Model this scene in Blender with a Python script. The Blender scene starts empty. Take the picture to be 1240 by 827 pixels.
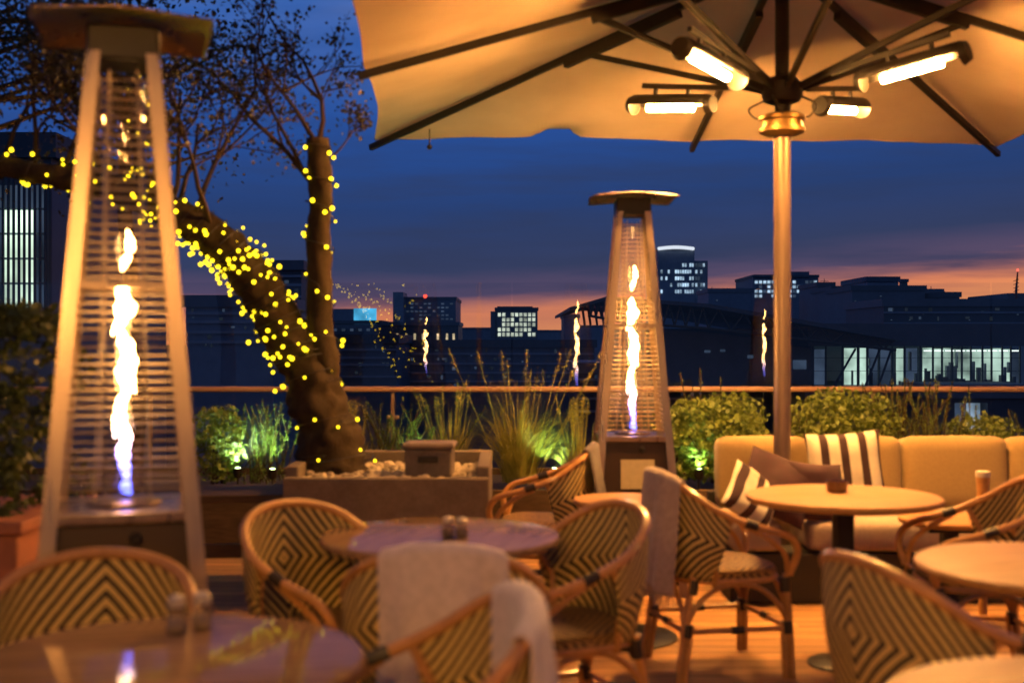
import bpy, bmesh, math, random
from mathutils import Vector, Matrix, noise
R = math.radians
PI = math.pi
rnd = random.Random(7)
sc = bpy.context.scene
col = sc.collection
EYE = 1.43
FPX = 1450.0

def P(px, py, d):
    """point at depth d (metres) seen at that place of the 1240 x 827 photograph"""
    return Vector(((px - 620) / FPX * d, d, EYE - (py - 413.5) / FPX * d))

# ------------------------------------------------------------------ materials
def nt(name):
    m = bpy.data.materials.new(name)
    m.use_nodes = True
    t = m.node_tree
    for n in list(t.nodes):
        t.nodes.remove(n)
    out = t.nodes.new('ShaderNodeOutputMaterial')
    return m, t, out

class NB:
    def __init__(s, t): s.t = t
    def n(s, typ, **kw):
        o = s.t.nodes.new(typ)
        for k, v in kw.items():
            if k.startswith('in_'):
                o.inputs[k[3:].replace('_', ' ')].default_value = v
            else:
                setattr(o, k, v)
        return o
    def l(s, a, b): s.t.links.new(a, b)
    def math(s, op, a, b=None, clamp=False):
        o = s.t.nodes.new('ShaderNodeMath'); o.operation = op; o.use_clamp = clamp
        for i, v in enumerate((a, b)):
            if v is None: continue
            if isinstance(v, (int, float)): o.inputs[i].default_value = v
            else: s.l(v, o.inputs[i])
        return o.outputs[0]
    def ramp(s, fac, stops, interp='LINEAR'):
        o = s.t.nodes.new('ShaderNodeValToRGB'); o.color_ramp.interpolation = interp
        e = o.color_ramp.elements
        while len(e) < len(stops): e.new(0.5)
        for x, (p, c) in zip(e, stops):
            x.position = p; x.color = (*c, 1)
        if fac is not None: s.l(fac, o.inputs[0])
        return o.outputs[0]
    def mix(s, fac, a, b, blend='MIX'):
        o = s.t.nodes.new('ShaderNodeMix'); o.data_type = 'RGBA'; o.blend_type = blend
        if isinstance(fac, (int, float)): o.inputs[0].default_value = fac
        else: s.l(fac, o.inputs[0])
        for i, v in ((6, a), (7, b)):
            if isinstance(v, tuple): o.inputs[i].default_value = (*v, 1)
            else: s.l(v, o.inputs[i])
        return o.outputs[2]
    def bump(s, h, strength=.3, dist=.01):
        o = s.t.nodes.new('ShaderNodeBump'); o.inputs['Strength'].default_value = strength
        o.inputs['Distance'].default_value = dist; s.l(h, o.inputs['Height'])
        return o.outputs[0]

def pbr(name, base, rough=.6, metal=0., var=.25, scale=8., stretch=(1, 1, 1), bump=.15, coat=0., sheen=0., rvar=.12, spec=.5, hue=0.):
    m, t, out = nt(name); b = NB(t)
    p = b.n('ShaderNodeBsdfPrincipled'); b.l(p.outputs[0], out.inputs[0])
    tc = b.n('ShaderNodeTexCoord'); mp = b.n('ShaderNodeMapping'); mp.inputs['Scale'].default_value = stretch
    b.l(tc.outputs['Object'], mp.inputs[0])
    n1 = b.n('ShaderNodeTexNoise'); n1.inputs['Scale'].default_value = scale; n1.inputs['Detail'].default_value = 6
    n2 = b.n('ShaderNodeTexNoise'); n2.inputs['Scale'].default_value = scale * 7; n2.inputs['Detail'].default_value = 4
    b.l(mp.outputs[0], n1.inputs[0]); b.l(mp.outputs[0], n2.inputs[0])
    f = b.math('ADD', b.math('MULTIPLY', n1.outputs[0], .65), b.math('MULTIPLY', n2.outputs[0], .35))
    dk = tuple(max(0, c * (1 - var)) for c in base); lt = tuple(min(1, c * (1 + var)) for c in base)
    c = b.ramp(f, [(.3, dk), (.7, lt)])
    if hue:
        oi = b.n('ShaderNodeObjectInfo')
        hs = b.n('ShaderNodeHueSaturation')
        b.l(b.math('ADD', b.math('MULTIPLY', oi.outputs['Random'], hue), 1 - hue / 2), hs.inputs['Value'])
        b.l(c, hs.inputs['Color']); c = hs.outputs[0]
    b.l(c, p.inputs['Base Color'])
    b.l(b.math('ADD', b.math('MULTIPLY', n1.outputs[0], rvar * 2), rough - rvar, True), p.inputs['Roughness'])
    p.inputs['Metallic'].default_value = metal
    p.inputs['Specular IOR Level'].default_value = spec
    p.inputs['Coat Weight'].default_value = coat
    p.inputs['Coat Roughness'].default_value = .08
    p.inputs['Sheen Weight'].default_value = sheen
    if bump: b.l(b.bump(f, bump, .006), p.inputs['Normal'])
    return m

def emit(name, color, strength):
    m, t, out = nt(name); b = NB(t)
    e = b.n('ShaderNodeEmission'); e.inputs[0].default_value = (*color, 1); e.inputs[1].default_value = strength
    b.l(e.outputs[0], out.inputs[0])
    return m

def weave(name, light, dark, period=.048):
    """rattan strands laid in nested diamonds: straw bands with dark gaps, fine strands across each band"""
    m, t, out = nt(name); b = NB(t)
    p = b.n('ShaderNodeBsdfPrincipled'); b.l(p.outputs[0], out.inputs[0])
    uv = b.n('ShaderNodeUVMap'); sp = b.n('ShaderNodeSeparateXYZ'); b.l(uv.outputs[0], sp.inputs[0])
    nz = b.n('ShaderNodeTexNoise'); nz.inputs['Scale'].default_value = 14; b.l(uv.outputs[0], nz.inputs[0])
    u = b.math('ABSOLUTE', sp.outputs[0]); v = b.math('ABSOLUTE', sp.outputs[1])
    d = b.math('ADD', b.math('ADD', u, v), b.math('MULTIPLY', nz.outputs[0], .010))
    q = b.math('SUBTRACT', u, v)
    fr = b.math('FRACT', b.math('DIVIDE', d, period))
    tri = b.math('MULTIPLY', b.math('ABSOLUTE', b.math('SUBTRACT', fr, .5)), 2)      # 0 mid .. 1 edge
    strand = b.math('FRACT', b.math('DIVIDE', q, .0085))
    st = b.math('MULTIPLY', b.math('ABSOLUTE', b.math('SUBTRACT', strand, .5)), 2)
    band = b.n('ShaderNodeMapRange'); band.inputs[1].default_value = .48; band.inputs[2].default_value = .60
    band.inputs[3].default_value = 0; band.inputs[4].default_value = 1
    b.l(tri, band.inputs[0])
    n2 = b.n('ShaderNodeTexNoise'); n2.inputs['Scale'].default_value = 60; b.l(uv.outputs[0], n2.inputs[0])
    lc = b.mix(n2.outputs[0], tuple(c * .75 for c in light), tuple(min(1, c * 1.2) for c in light))
    lc = b.mix(b.math('MULTIPLY', b.math('POWER', st, 4), .7), lc, dark)
    c = b.mix(band.outputs[0], lc, dark)
    b.l(c, p.inputs['Base Color']); p.inputs['Roughness'].default_value = .5
    h = b.math('SUBTRACT', b.math('SUBTRACT', 1, band.outputs[0]), b.math('MULTIPLY', st, .35))
    b.l(b.bump(h, .8, .006), p.inputs['Normal'])
    return m

def wood(name, a, c2, rough=.3, coat=.3, plank=None, scale=1., axis='X'):
    m, t, out = nt(name); b = NB(t)
    p = b.n('ShaderNodeBsdfPrincipled'); b.l(p.outputs[0], out.inputs[0])
    tc = b.n('ShaderNodeTexCoord'); mp = b.n('ShaderNodeMapping')
    mp.inputs['Scale'].default_value = ((1.2 if axis == 'X' else 14) * scale, (14 if axis == 'X' else 1.2) * scale, 6 * scale)
    b.l(tc.outputs['Object'], mp.inputs[0])
    n1 = b.n('ShaderNodeTexNoise'); n1.inputs['Scale'].default_value = 2; n1.inputs['Detail'].default_value = 8; n1.inputs['Distortion'].default_value = .6
    n2 = b.n('ShaderNodeTexNoise'); n2.inputs['Scale'].default_value = 9; n2.inputs['Detail'].default_value = 5
    b.l(mp.outputs[0], n1.inputs[0]); b.l(mp.outputs[0], n2.inputs[0])
    f = b.math('ADD', b.math('MULTIPLY', n1.outputs[0], .6), b.math('MULTIPLY', n2.outputs[0], .4))
    c = b.ramp(f, [(.32, a), (.68, c2)])
    n3 = b.n('ShaderNodeTexNoise'); n3.inputs['Scale'].default_value = 3.0; b.l(tc.outputs['Object'], n3.inputs[0])
    h = f
    if plank:
        sp = b.n('ShaderNodeSeparateXYZ'); b.l(tc.outputs['Object'], sp.inputs[0])
        yy = b.math('DIVIDE', sp.outputs[1], plank)
        idx = b.math('FLOOR', yy); fr = b.math('FRACT', yy)
        wn = b.n('ShaderNodeTexWhiteNoise'); wn.noise_dimensions = '2D'
        cx = b.n('ShaderNodeCombineXYZ')
        xs = b.math('FLOOR', b.math('DIVIDE', b.math('ADD', sp.outputs[0], b.math('MULTIPLY', idx, 1.37)), 2.4))
        b.l(idx, cx.inputs[0]); b.l(xs, cx.inputs[1]); b.l(cx.outputs[0], wn.inputs[0])
        hs = b.n('ShaderNodeHueSaturation'); b.l(c, hs.inputs['Color'])
        b.l(b.math('ADD', b.math('MULTIPLY', wn.outputs[0], .7), .6), hs.inputs['Value'])
        c = hs.outputs[0]
        gap = b.math('GREATER_THAN', b.math('ABSOLUTE', b.math('SUBTRACT', fr, .5)), .465)
        c = b.mix(gap, c, (.008, .005, .003))
        h = b.math('SUBTRACT', b.math('MULTIPLY', f, .3), gap)
    b.l(c, p.inputs['Base Color'])
    b.l(b.math('ADD', b.math('MULTIPLY', n3.outputs[0], .25), rough - .1, True), p.inputs['Roughness'])
    p.inputs['Coat Weight'].default_value = coat; p.inputs['Coat Roughness'].default_value = .12
    b.l(b.bump(h, .25 if plank else .04, .004), p.inputs['Normal']); p.inputs['Specular IOR Level'].default_value = .3
    if rough < .1: p.inputs['IOR'].default_value = 1.17
    return m

def leafmat(name, a, c2, rough=.55, trans=.25):
    m, t, out = nt(name); b = NB(t)
    p = b.n('ShaderNodeBsdfPrincipled'); p.inputs['Roughness'].default_value = rough
    tr = b.n('ShaderNodeBsdfTranslucent'); mx = b.n('ShaderNodeMixShader'); mx.inputs[0].default_value = trans
    tc = b.n('ShaderNodeTexCoord'); n1 = b.n('ShaderNodeTexNoise'); n1.inputs['Scale'].default_value = 9; n1.inputs['Detail'].default_value = 3
    b.l(tc.outputs['Object'], n1.inputs[0])
    c = b.ramp(n1.outputs[0], [(.3, a), (.7, c2)])
    b.l(c, p.inputs['Base Color']); b.l(c, tr.inputs[0])
    b.l(p.outputs[0], mx.inputs[1]); b.l(tr.outputs[0], mx.inputs[2]); b.l(mx.outputs[0], out.inputs[0])
    return m

def glassmat(name, tint=(.97, .98, 1), refl=.09, rough=0.0):
    m, t, out = nt(name); b = NB(t)
    tr = b.n('ShaderNodeBsdfTransparent'); tr.inputs[0].default_value = (*tint, 1)
    gl = b.n('ShaderNodeBsdfGlossy'); gl.inputs['Roughness'].default_value = rough
    lw = b.n('ShaderNodeLayerWeight'); lw.inputs[0].default_value = .25
    f = b.math('ADD', b.math('MULTIPLY', lw.outputs['Fresnel'], .5), refl, True)
    mx = b.n('ShaderNodeMixShader'); b.l(f, mx.inputs[0])
    b.l(tr.outputs[0], mx.inputs[1]); b.l(gl.outputs[0], mx.inputs[2]); b.l(mx.outputs[0], out.inputs[0])
    return m

M = {}
M['cane'] = pbr('honey_cane', (.46, .22, .065), .38, var=.35, scale=12, coat=.35, hue=.3, bump=.1)
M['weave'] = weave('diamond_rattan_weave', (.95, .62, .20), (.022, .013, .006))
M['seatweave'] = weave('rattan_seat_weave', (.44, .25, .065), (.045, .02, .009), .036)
M['binding'] = pbr('dark_binding', (.02, .013, .01), .5, var=.3, scale=60)
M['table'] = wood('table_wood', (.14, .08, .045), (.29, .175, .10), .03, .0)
M['pale_and_lit_table'] = wood('pale_and_lit_table_wood', (.34, .165, .05), (.52, .275, .09), .48, .0)  # pale side tables, and round tops with the warm light put into the colour
M['iron'] = pbr('black_iron', (.012, .012, .012), .42, .4, var=.3, scale=30)
M['deck'] = wood('deck_planks', (.26, .125, .045), (.50, .27, .11), .6, .0, plank=.125)
M['throw'] = pbr('mauve_wool_throw', (.60, .51, .50), .95, var=.16, scale=40, bump=.6, sheen=.3, spec=.2)
M['throwgrey'] = pbr('grey_wool_throw', (.42, .32, .26), .95, var=.2, scale=40, bump=.6, sheen=.3, spec=.2)
M['throwdark'] = pbr('charcoal_wool_throw', (.13, .11, .11), .95, var=.2, scale=40, bump=.6, sheen=.2, spec=.2)
M['steel'] = pbr('brushed_steel', (.40, .30, .22), .30, 1.0, var=.12, scale=20, stretch=(1, 1, .1), bump=.03)
M['wire'] = pbr('guard_wire', (.34, .26, .18), .5, .6, var=.1, bump=0)
M['darksteel'] = pbr('dark_steel', (.022, .018, .016), .45, .5, var=.3, scale=30)
M['boxpanel'] = pbr('heater_base_panel', (.032, .014, .008), .45, .3, var=.2, scale=15)
M['label'] = pbr('cream_plate', (.46, .38, .24), .6, var=.12, scale=30, bump=.05)
M['canopyframe'] = pbr('parasol_frame', (.016, .013, .011), .5, .2, var=.3, scale=20)
M['pole'] = pbr('parasol_pole', (.34, .24, .17), .36, .75, var=.15, scale=10, stretch=(1, 1, .15), bump=.03)
M['brass'] = pbr('brass_collar', (.36, .22, .08), .45, .95, var=.2, scale=20)
M['bark'] = pbr('tree_bark', (.038, .025, .014), .9, var=.6, scale=14, stretch=(1, 1, .35), bump=1.0, spec=.2)
M['twig'] = pbr('twig_bark', (.045, .03, .02), .9, var=.4, scale=14, spec=.2)
M['treeleaf'] = leafmat('tree_leaf', (.022, .022, .008), (.06, .048, .016))
M['boxleaf'] = leafmat('box_leaf', (.06, .105, .018), (.22, .28, .05))
M['rosemary'] = leafmat('rosemary_leaf', (.10, .18, .04), (.26, .37, .09))
M['grass'] = leafmat('grass_blade', (.20, .22, .04), (.52, .46, .11), trans=.35)
M['hedgeleaf'] = leafmat('hedge_leaf', (.02, .035, .008), (.07, .09, .018))
M['concrete'] = pbr('planter_concrete', (.15, .115, .09), .8, var=.28, scale=9, bump=.35, spec=.3)
M['stone'] = pbr('pebble_stone', (.36, .29, .21), .75, var=.3, scale=20)
M['soil'] = pbr('bed_soil', (.04, .03, .02), .95, var=.4, scale=20, bump=.8)
M['terracotta'] = pbr('terracotta', (.27, .09, .045), .75, var=.2, scale=8)
M['darkwood'] = wood('dark_stained_wood', (.03, .018, .010), (.085, .05, .028), .7, .0)
M['rail'] = wood('handrail_wood', (.28, .16, .10), (.42, .26, .17), .35, .2)
M['sofa'] = pbr('mustard_upholstery', (.35, .235, .105), .9, var=.1, scale=60, bump=.25, sheen=.2, spec=.2)
M['seatfab'] = pbr('beige_seat_fabric', (.42, .33, .26), .9, var=.1, scale=60, bump=.25, spec=.2)
M['plum'] = pbr('plum_velvet', (.036, .008, .016), .85, var=.3, scale=20, sheen=.05)
M['creamfab'] = pbr('cream_linen', (.66, .57, .43), .9, var=.1, scale=50)
M['wickerdark'] = pbr('dark_wicker', (.02, .015, .011), .7, var=.4, scale=50, bump=.6)
M['glass'] = glassmat('balustrade_glass', (.93, .95, .97), .075)
M['tube'] = glassmat('heater_glass_tube', (.99, .97, .95), .03)
M['jar'] = glassmat('shaker_glass', (.75, .7, .65), .22, .05)
M['chrome'] = pbr('shaker_cap', (.5, .42, .34), .4, .4, var=.1)
M['amber'] = pbr('votive_glass', (.12, .05, .02), .15, 0, var=.4, coat=.6)
M['porcelain'] = pbr('cream_porcelain', (.72, .66, .52), .3, var=.05, coat=.4)
M['bulb'] = emit('fairy_bulb_glow', (1.0, .70, .012), 4.2)
M['bar'] = emit('infrared_bar_glow', (1.0, .45, .105), 1900)
M['uplight'] = emit('uplight_lens_glow', (.75, 1.0, .45), 16)

def flame_mat():
    m, t, out = nt('gas_flame'); b = NB(t)
    tc = b.n('ShaderNodeTexCoord'); sp = b.n('ShaderNodeSeparateXYZ'); b.l(tc.outputs['Object'], sp.inputs[0])
    z = b.math('DIVIDE', sp.outputs[2], .95, True)
    c = b.ramp(z, [(0, (.10, .13, 1.0)), (.10, (.22, .20, 1.0)), (.20, (.8, .5, .5)), (.30, (1, .55, .17)), (1, (1, .50, .14))])
    s = b.ramp(z, [(0, (.06, 0, 0)), (.13, (.10, 0, 0)), (.28, (.5, 0, 0)), (.6, (1, 0, 0)), (1, (.6, 0, 0))])
    nz = b.n('ShaderNodeTexNoise'); nz.inputs['Scale'].default_value = 9; b.l(tc.outputs['Object'], nz.inputs[0])
    e = b.n('ShaderNodeEmission'); b.l(c, e.inputs[0])
    sep = b.n('ShaderNodeSeparateColor'); b.l(s, sep.inputs[0])
    b.l(b.math('MULTIPLY', sep.outputs[0], b.math('ADD', b.math('MULTIPLY', nz.outputs[0], 110), 50)), e.inputs[1])
    lw = b.n('ShaderNodeLayerWeight'); lw.inputs[0].default_value = .5
    tr = b.n('ShaderNodeBsdfTransparent'); mx = b.n('ShaderNodeMixShader')
    b.l(b.math('MULTIPLY', b.math('SUBTRACT', lw.outputs['Facing'], .12, True), 1.3, True), mx.inputs[0])
    b.l(e.outputs[0], mx.inputs[1]); b.l(tr.outputs[0], mx.inputs[2]); b.l(mx.outputs[0], out.inputs[0])
    return m
M['flame'] = flame_mat()

def stripe_mat():
    m, t, out = nt('striped_linen'); b = NB(t)
    p = b.n('ShaderNodeBsdfPrincipled'); b.l(p.outputs[0], out.inputs[0]); p.inputs['Roughness'].default_value = .9
    tc = b.n('ShaderNodeTexCoord'); sp = b.n('ShaderNodeSeparateXYZ'); b.l(tc.outputs['Object'], sp.inputs[0])
    fr = b.math('FRACT', b.math('ADD', b.math('DIVIDE', sp.outputs[0], .108), .28))
    st = b.math('LESS_THAN', fr, .42)
    nz = b.n('ShaderNodeTexNoise'); nz.inputs['Scale'].default_value = 80; b.l(tc.outputs['Object'], nz.inputs[0])
    cr = b.mix(nz.outputs[0], (.60, .52, .40), (.76, .68, .54))
    b.l(b.mix(st, cr, (.035, .013, .016)), p.inputs['Base Color'])
    b.l(b.bump(nz.outputs[0], .3, .003), p.inputs['Normal'])
    return m
M['stripe'] = stripe_mat()

def canopy_mat():
    m, t, out = nt('canopy_canvas'); b = NB(t)
    tc = b.n('ShaderNodeTexCoord')
    n1 = b.n('ShaderNodeTexNoise'); n1.inputs['Scale'].default_value = 1.6; n1.inputs['Detail'].default_value = 5
    n2 = b.n('ShaderNodeTexNoise'); n2.inputs['Scale'].default_value = 160
    b.l(tc.outputs['Object'], n1.inputs[0]); b.l(tc.outputs['Object'], n2.inputs[0])
    c = b.ramp(n1.outputs[0], [(.3, (.49, .375, .26)), (.7, (.61, .48, .345))])
    d = b.n('ShaderNodeBsdfDiffuse'); tr = b.n('ShaderNodeBsdfTranslucent'); mx = b.n('ShaderNodeMixShader'); mx.inputs[0].default_value = .15
    b.l(c, d.inputs[0]); b.l(c, tr.inputs[0])
    bp = b.bump(b.math('ADD', n1.outputs[0], b.math('MULTIPLY', n2.outputs[0], .08)), .25, .06); b.l(bp, d.inputs['Normal'])
    b.l(d.outputs[0], mx.inputs[1]); b.l(tr.outputs[0], mx.inputs[2]); b.l(mx.outputs[0], out.inputs[0])
    return m
M['canopy'] = canopy_mat()

# ------------------------------------------------------------------ mesh helpers
class MB:
    def __init__(s): s.v = []; s.f = []; s.uv = {}
    def add(s, vs, fs):
        o = len(s.v); s.v += [tuple(v) for v in vs]; s.f += [tuple(i + o for i in f) for f in fs]; return s
    def box(s, c, d, rot=None):
        c = Vector(c); hx, hy, hz = d[0] / 2, d[1] / 2, d[2] / 2
        vs = [Vector((x, y, z)) for z in (-hz, hz) for x, y in ((-hx, -hy), (hx, -hy), (hx, hy), (-hx, hy))]
        if rot is not None: vs = [rot @ v for v in vs]
        return s.add([v + c for v in vs], [(3, 2, 1, 0), (4, 5, 6, 7), (0, 1, 5, 4), (1, 2, 6, 5), (2, 3, 7, 6), (3, 0, 4, 7)])
    def bar(s, a, b, w, h, up=Vector((0, 0, 1))):
        a = Vector(a); b = Vector(b); t = (b - a); L = t.length; t.normalize()
        x = t.cross(up)
        if x.length < 1e-4: x = t.cross(Vector((0, 1, 0)))
        x.normalize(); y = x.cross(t)
        m = Matrix((t, x, y)).transposed()
        return s.box((a + b) / 2, (L, w, h), m)
    def tube(s, pts, rad, n=8, cap=True):
        pts = [Vector(p) for p in pts]
        if isinstance(rad, (int, float)): rad = [rad] * len(pts)
        k = len(pts); vs = []; fs = []
        up = None
        for i, p in enumerate(pts):
            t = (pts[min(i + 1, k - 1)] - pts[max(i - 1, 0)])
            if t.length < 1e-9: t = Vector((0, 0, 1))
            t.normalize()
            if up is None:
                up = Vector((0, 0, 1)) if abs(t.z) < .9 else Vector((1, 0, 0))
            x = t.cross(up)
            if x.length < 1e-5: x = t.cross(Vector((0, 1, 0)))
            x.normalize(); up = x.cross(t).normalized()
            for j in range(n):
                a = 2 * PI * j / n
                vs.append(p + (x * math.cos(a) + up * math.sin(a)) * rad[i])
        for i in range(k - 1):
            for j in range(n):
                fs.append((i * n + j, i * n + (j + 1) % n, (i + 1) * n + (j + 1) % n, (i + 1) * n + j))
        if cap:
            fs.append(tuple(range(n - 1, -1, -1))); fs.append(tuple((k - 1) * n + j for j in range(n)))
        return s.add(vs, fs)
    def lathe(s, prof, n=32, c=(0, 0, 0)):
        c = Vector(c); vs = []; fs = []; k = len(prof)
        for r, z in prof:
            for j in range(n):
                a = 2 * PI * j / n
                vs.append(c + Vector((r * math.cos(a), r * math.sin(a), z)))
        for i in range(k - 1):
            for j in range(n):
                fs.append((i * n + j, i * n + (j + 1) % n, (i + 1) * n + (j + 1) % n, (i + 1) * n + j))
        fs.append(tuple(range(n - 1, -1, -1))); fs.append(tuple((k - 1) * n + j for j in range(n)))
        return s.add(vs, fs)
    def grid(s, fn, nu, nv, uvfn=None):
        o = len(s.v); vs = []; fs = []
        for i in range(nu + 1):
            for j in range(nv + 1):
                vs.append(fn(i / nu, j / nv))
                if uvfn: s.uv[o + i * (nv + 1) + j] = uvfn(i / nu, j / nv)
        for i in range(nu):
            for j in range(nv):
                a = i * (nv + 1) + j
                fs.append((a, a + nv + 1, a + nv + 2, a + 1))
        return s.add(vs, fs)
    def ball(s, c, r, n=6, m=4, sq=(1, 1, 1)):
        c = Vector(c); vs = [c + Vector((0, 0, r * sq[2]))]; fs = []
        for i in range(1, m):
            th = PI * i / m
            for j in range(n):
                a = 2 * PI * j / n
                vs.append(c + Vector((r * sq[0] * math.sin(th) * math.cos(a), r * sq[1] * math.sin(th) * math.sin(a), r * sq[2] * math.cos(th))))
        vs.append(c - Vector((0, 0, r * sq[2])))
        for j in range(n):
            fs.append((0, 1 + j, 1 + (j + 1) % n))
            for i in range(m - 2):
                a = 1 + i * n
                fs.append((a + j, a + n + j, a + n + (j + 1) % n, a + (j + 1) % n))
            a = 1 + (m - 2) * n
            fs.append((a + j, len(vs) - 1, a + (j + 1) % n))
        return s.add(vs, fs)
    def build(s, name, mat, parent=None, smooth=True, bevel=0, loc=None, rz=0., solid=0, sub=0, angle=35):
        me = bpy.data.meshes.new(name)
        me.from_pydata(s.v, [], s.f); me.update()
        if s.uv:
            ul = me.uv_layers.new(name='UVMap')
            for lp in me.loops:
                ul.data[lp.index].uv = s.uv.get(lp.vertex_index, (0, 0))
        if smooth:
            me.polygons.foreach_set('use_smooth', [True] * len(me.polygons))
            try: me.set_sharp_from_angle(angle=R(angle))
            except Exception: pass
        me.materials.append(mat)
        o = bpy.data.objects.new(name, me); col.objects.link(o)
        if parent: o.parent = parent
        if loc is not None: o.location = loc
        o.rotation_euler[2] = rz
        if solid:
            md = o.modifiers.new('thickness', 'SOLIDIFY'); md.thickness = solid; md.offset = 0
        if sub:
            md = o.modifiers.new('smooth', 'SUBSURF'); md.levels = sub; md.render_levels = sub
        if bevel:
            md = o.modifiers.new('edges', 'BEVEL'); md.width = bevel; md.segments = 2; md.limit_method = 'ANGLE'
        return o

def tag(o, label=None, cat=None, group=None, kind=None):
    if label: o['label'] = label
    if cat: o['category'] = cat
    if group: o['group'] = group
    if kind: o['kind'] = kind
    return o

def empty(name, loc=(0, 0, 0), rz=0., label=None, cat=None, group=None):
    o = bpy.data.objects.new(name, None); col.objects.link(o)
    o.location = loc; o.rotation_euler[2] = rz; o.empty_display_size = .1
    return tag(o, label, cat, group)

def copy_tree(o, parent=None):
    c = o.copy(); col.objects.link(c); c.parent = parent
    for ch in list(o.children): copy_tree(ch, c)
    return c

def crom(pts, per=6):
    pts = [Vector(p) for p in pts]; out = []
    q = [pts[0] * 2 - pts[1]] + pts + [pts[-1] * 2 - pts[-2]]
    for i in range(1, len(q) - 2):
        for k in range(per):
            t = k / per
            a, b, c, d = q[i - 1], q[i], q[i + 1], q[i + 2]
            out.append(.5 * ((2 * b) + (c - a) * t + (2 * a - 5 * b + 4 * c - d) * t * t + (3 * b - a - 3 * c + d) * t ** 3))
    out.append(pts[-1]); return out

def lerp_path(pts, t):
    x = t * (len(pts) - 1); i = min(int(x), len(pts) - 2); return pts[i].lerp(pts[i + 1], x - i)

# ------------------------------------------------------------------ world, sun, camera
SUN_EL, SUN_AZ = 1.0, 4.0     # just on the horizon, ahead of the camera
def world():
    w = bpy.data.worlds.new('World'); sc.world = w; w.use_nodes = True
    t = w.node_tree; b = NB(t)
    for n in list(t.nodes): t.nodes.remove(n)
    out = b.n('ShaderNodeOutputWorld')
    tc = b.n('ShaderNodeTexCoord'); sp = b.n('ShaderNodeSeparateXYZ'); b.l(tc.outputs['Generated'], sp.inputs[0])
    # cloud streaks: noise stretched along the horizon
    mp = b.n('ShaderNodeMapping'); mp.inputs['Scale'].default_value = (2.2, 2.2, 22)
    b.l(tc.outputs['Generated'], mp.inputs[0])
    n1 = b.n('ShaderNodeTexNoise'); n1.inputs['Scale'].default_value = 2.2; n1.inputs['Detail'].default_value = 7; n1.inputs['Roughness'].default_value = .55
    b.l(mp.outputs[0], n1.inputs[0])
    mp2 = b.n('ShaderNodeMapping'); mp2.inputs['Scale'].default_value = (1.5, 1.5, 5)
    b.l(tc.outputs['Generated'], mp2.inputs[0])
    n2 = b.n('ShaderNodeTexNoise'); n2.inputs['Scale'].default_value = 3.2; n2.inputs['Detail'].default_value = 6
    b.l(mp2.outputs[0], n2.inputs[0])
    # height above the horizon, pushed about by the streaks; the glow stands higher to the right
    gl = b.math('MULTIPLY', b.math('MAXIMUM', sp.outputs[0], -.05), .078)
    e = b.math('SUBTRACT', sp.outputs[2], gl)
    e = b.math('ADD', e, b.math('MULTIPLY', b.math('SUBTRACT', n1.outputs[0], .5), .022))
    f = b.math('DIVIDE', e, .5, True)
    c = b.ramp(f, [(0, (.80, .29, .11)), (.048, (.74, .23, .11)), (.064, (.42, .15, .13)), (.082, (.085, .062, .130)), (.125, (.026, .042, .115)),
                   (.22, (.014, .044, .165)), (.36, (.015, .072, .31)), (.58, (.036, .125, .45)), (.74, (.012, .045, .17)), (1, (.008, .028, .10))])
    hi = b.math('MULTIPLY', b.math('SUBTRACT', n2.outputs[0], .47), 4.0, True)
    up = b.math('MULTIPLY', b.math('SUBTRACT', sp.outputs[2], .16), 5, True)
    c = b.mix(b.math('MULTIPLY', b.math('MULTIPLY', hi, up), .75), c, (.15, .21, .46))
    lowc = b.math('MULTIPLY', b.math('SUBTRACT', n1.outputs[0], .46), 4.0, True)
    band = b.ramp(b.math('DIVIDE', sp.outputs[2], .2, True), [(0, (0, 0, 0)), (.12, (.3, .3, .3)), (.3, (.75, .75, .75)), (.7, (.6, .6, .6)), (1, (.2, .2, .2))])
    c = b.mix(b.math('MULTIPLY', lowc, band), c, (.022, .036, .095))
    ahead = b.math('MULTIPLY', b.math('ADD', sp.outputs[1], .1), 2.2, True)
    above = b.math('MULTIPLY', b.math('ADD', sp.outputs[2], .02), 60, True)
    c = b.mix(b.math('MULTIPLY', ahead, above), (.026, .052, .135), c)
    bg = b.n('ShaderNodeBackground'); b.l(c, bg.inputs[0]); bg.inputs[1].default_value = 1.0
    sky = b.n('ShaderNodeTexSky'); sky.sky_type = 'NISHITA'; sky.sun_disc = False
    sky.sun_elevation = R(SUN_EL - 4); sky.sun_rotation = R(SUN_AZ); sky.altitude = 50
    bg2 = b.n('ShaderNodeBackground'); b.l(sky.outputs[0], bg2.inputs[0]); bg2.inputs[1].default_value = .02
    ad = b.n('ShaderNodeAddShader'); b.l(bg.outputs[0], ad.inputs[0]); b.l(bg2.outputs[0], ad.inputs[1])
    b.l(ad.outputs[0], out.inputs[0])
world()
sl = bpy.data.lights.new('Sun', 'SUN'); sl.energy = .02; sl.angle = R(8); sl.color = (1, .55, .4)
so = bpy.data.objects.new('Sun', sl); col.objects.link(so)
so.rotation_euler = (R(90 - SUN_EL), 0, R(180 - SUN_AZ))

cam = bpy.data.cameras.new('Camera'); co = bpy.data.objects.new('Camera', cam); col.objects.link(co)
co.location = (0, 0, EYE); co.rotation_euler = (R(90), 0, 0)
cam.sensor_width = 36; cam.lens = 36 * FPX / 1240; cam.clip_start = .05; cam.clip_end = 6000
cam.dof.use_dof = True; cam.dof.focus_distance = 24; cam.dof.aperture_fstop = 1.9; cam.dof.aperture_blades = 0
sc.camera = co

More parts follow.
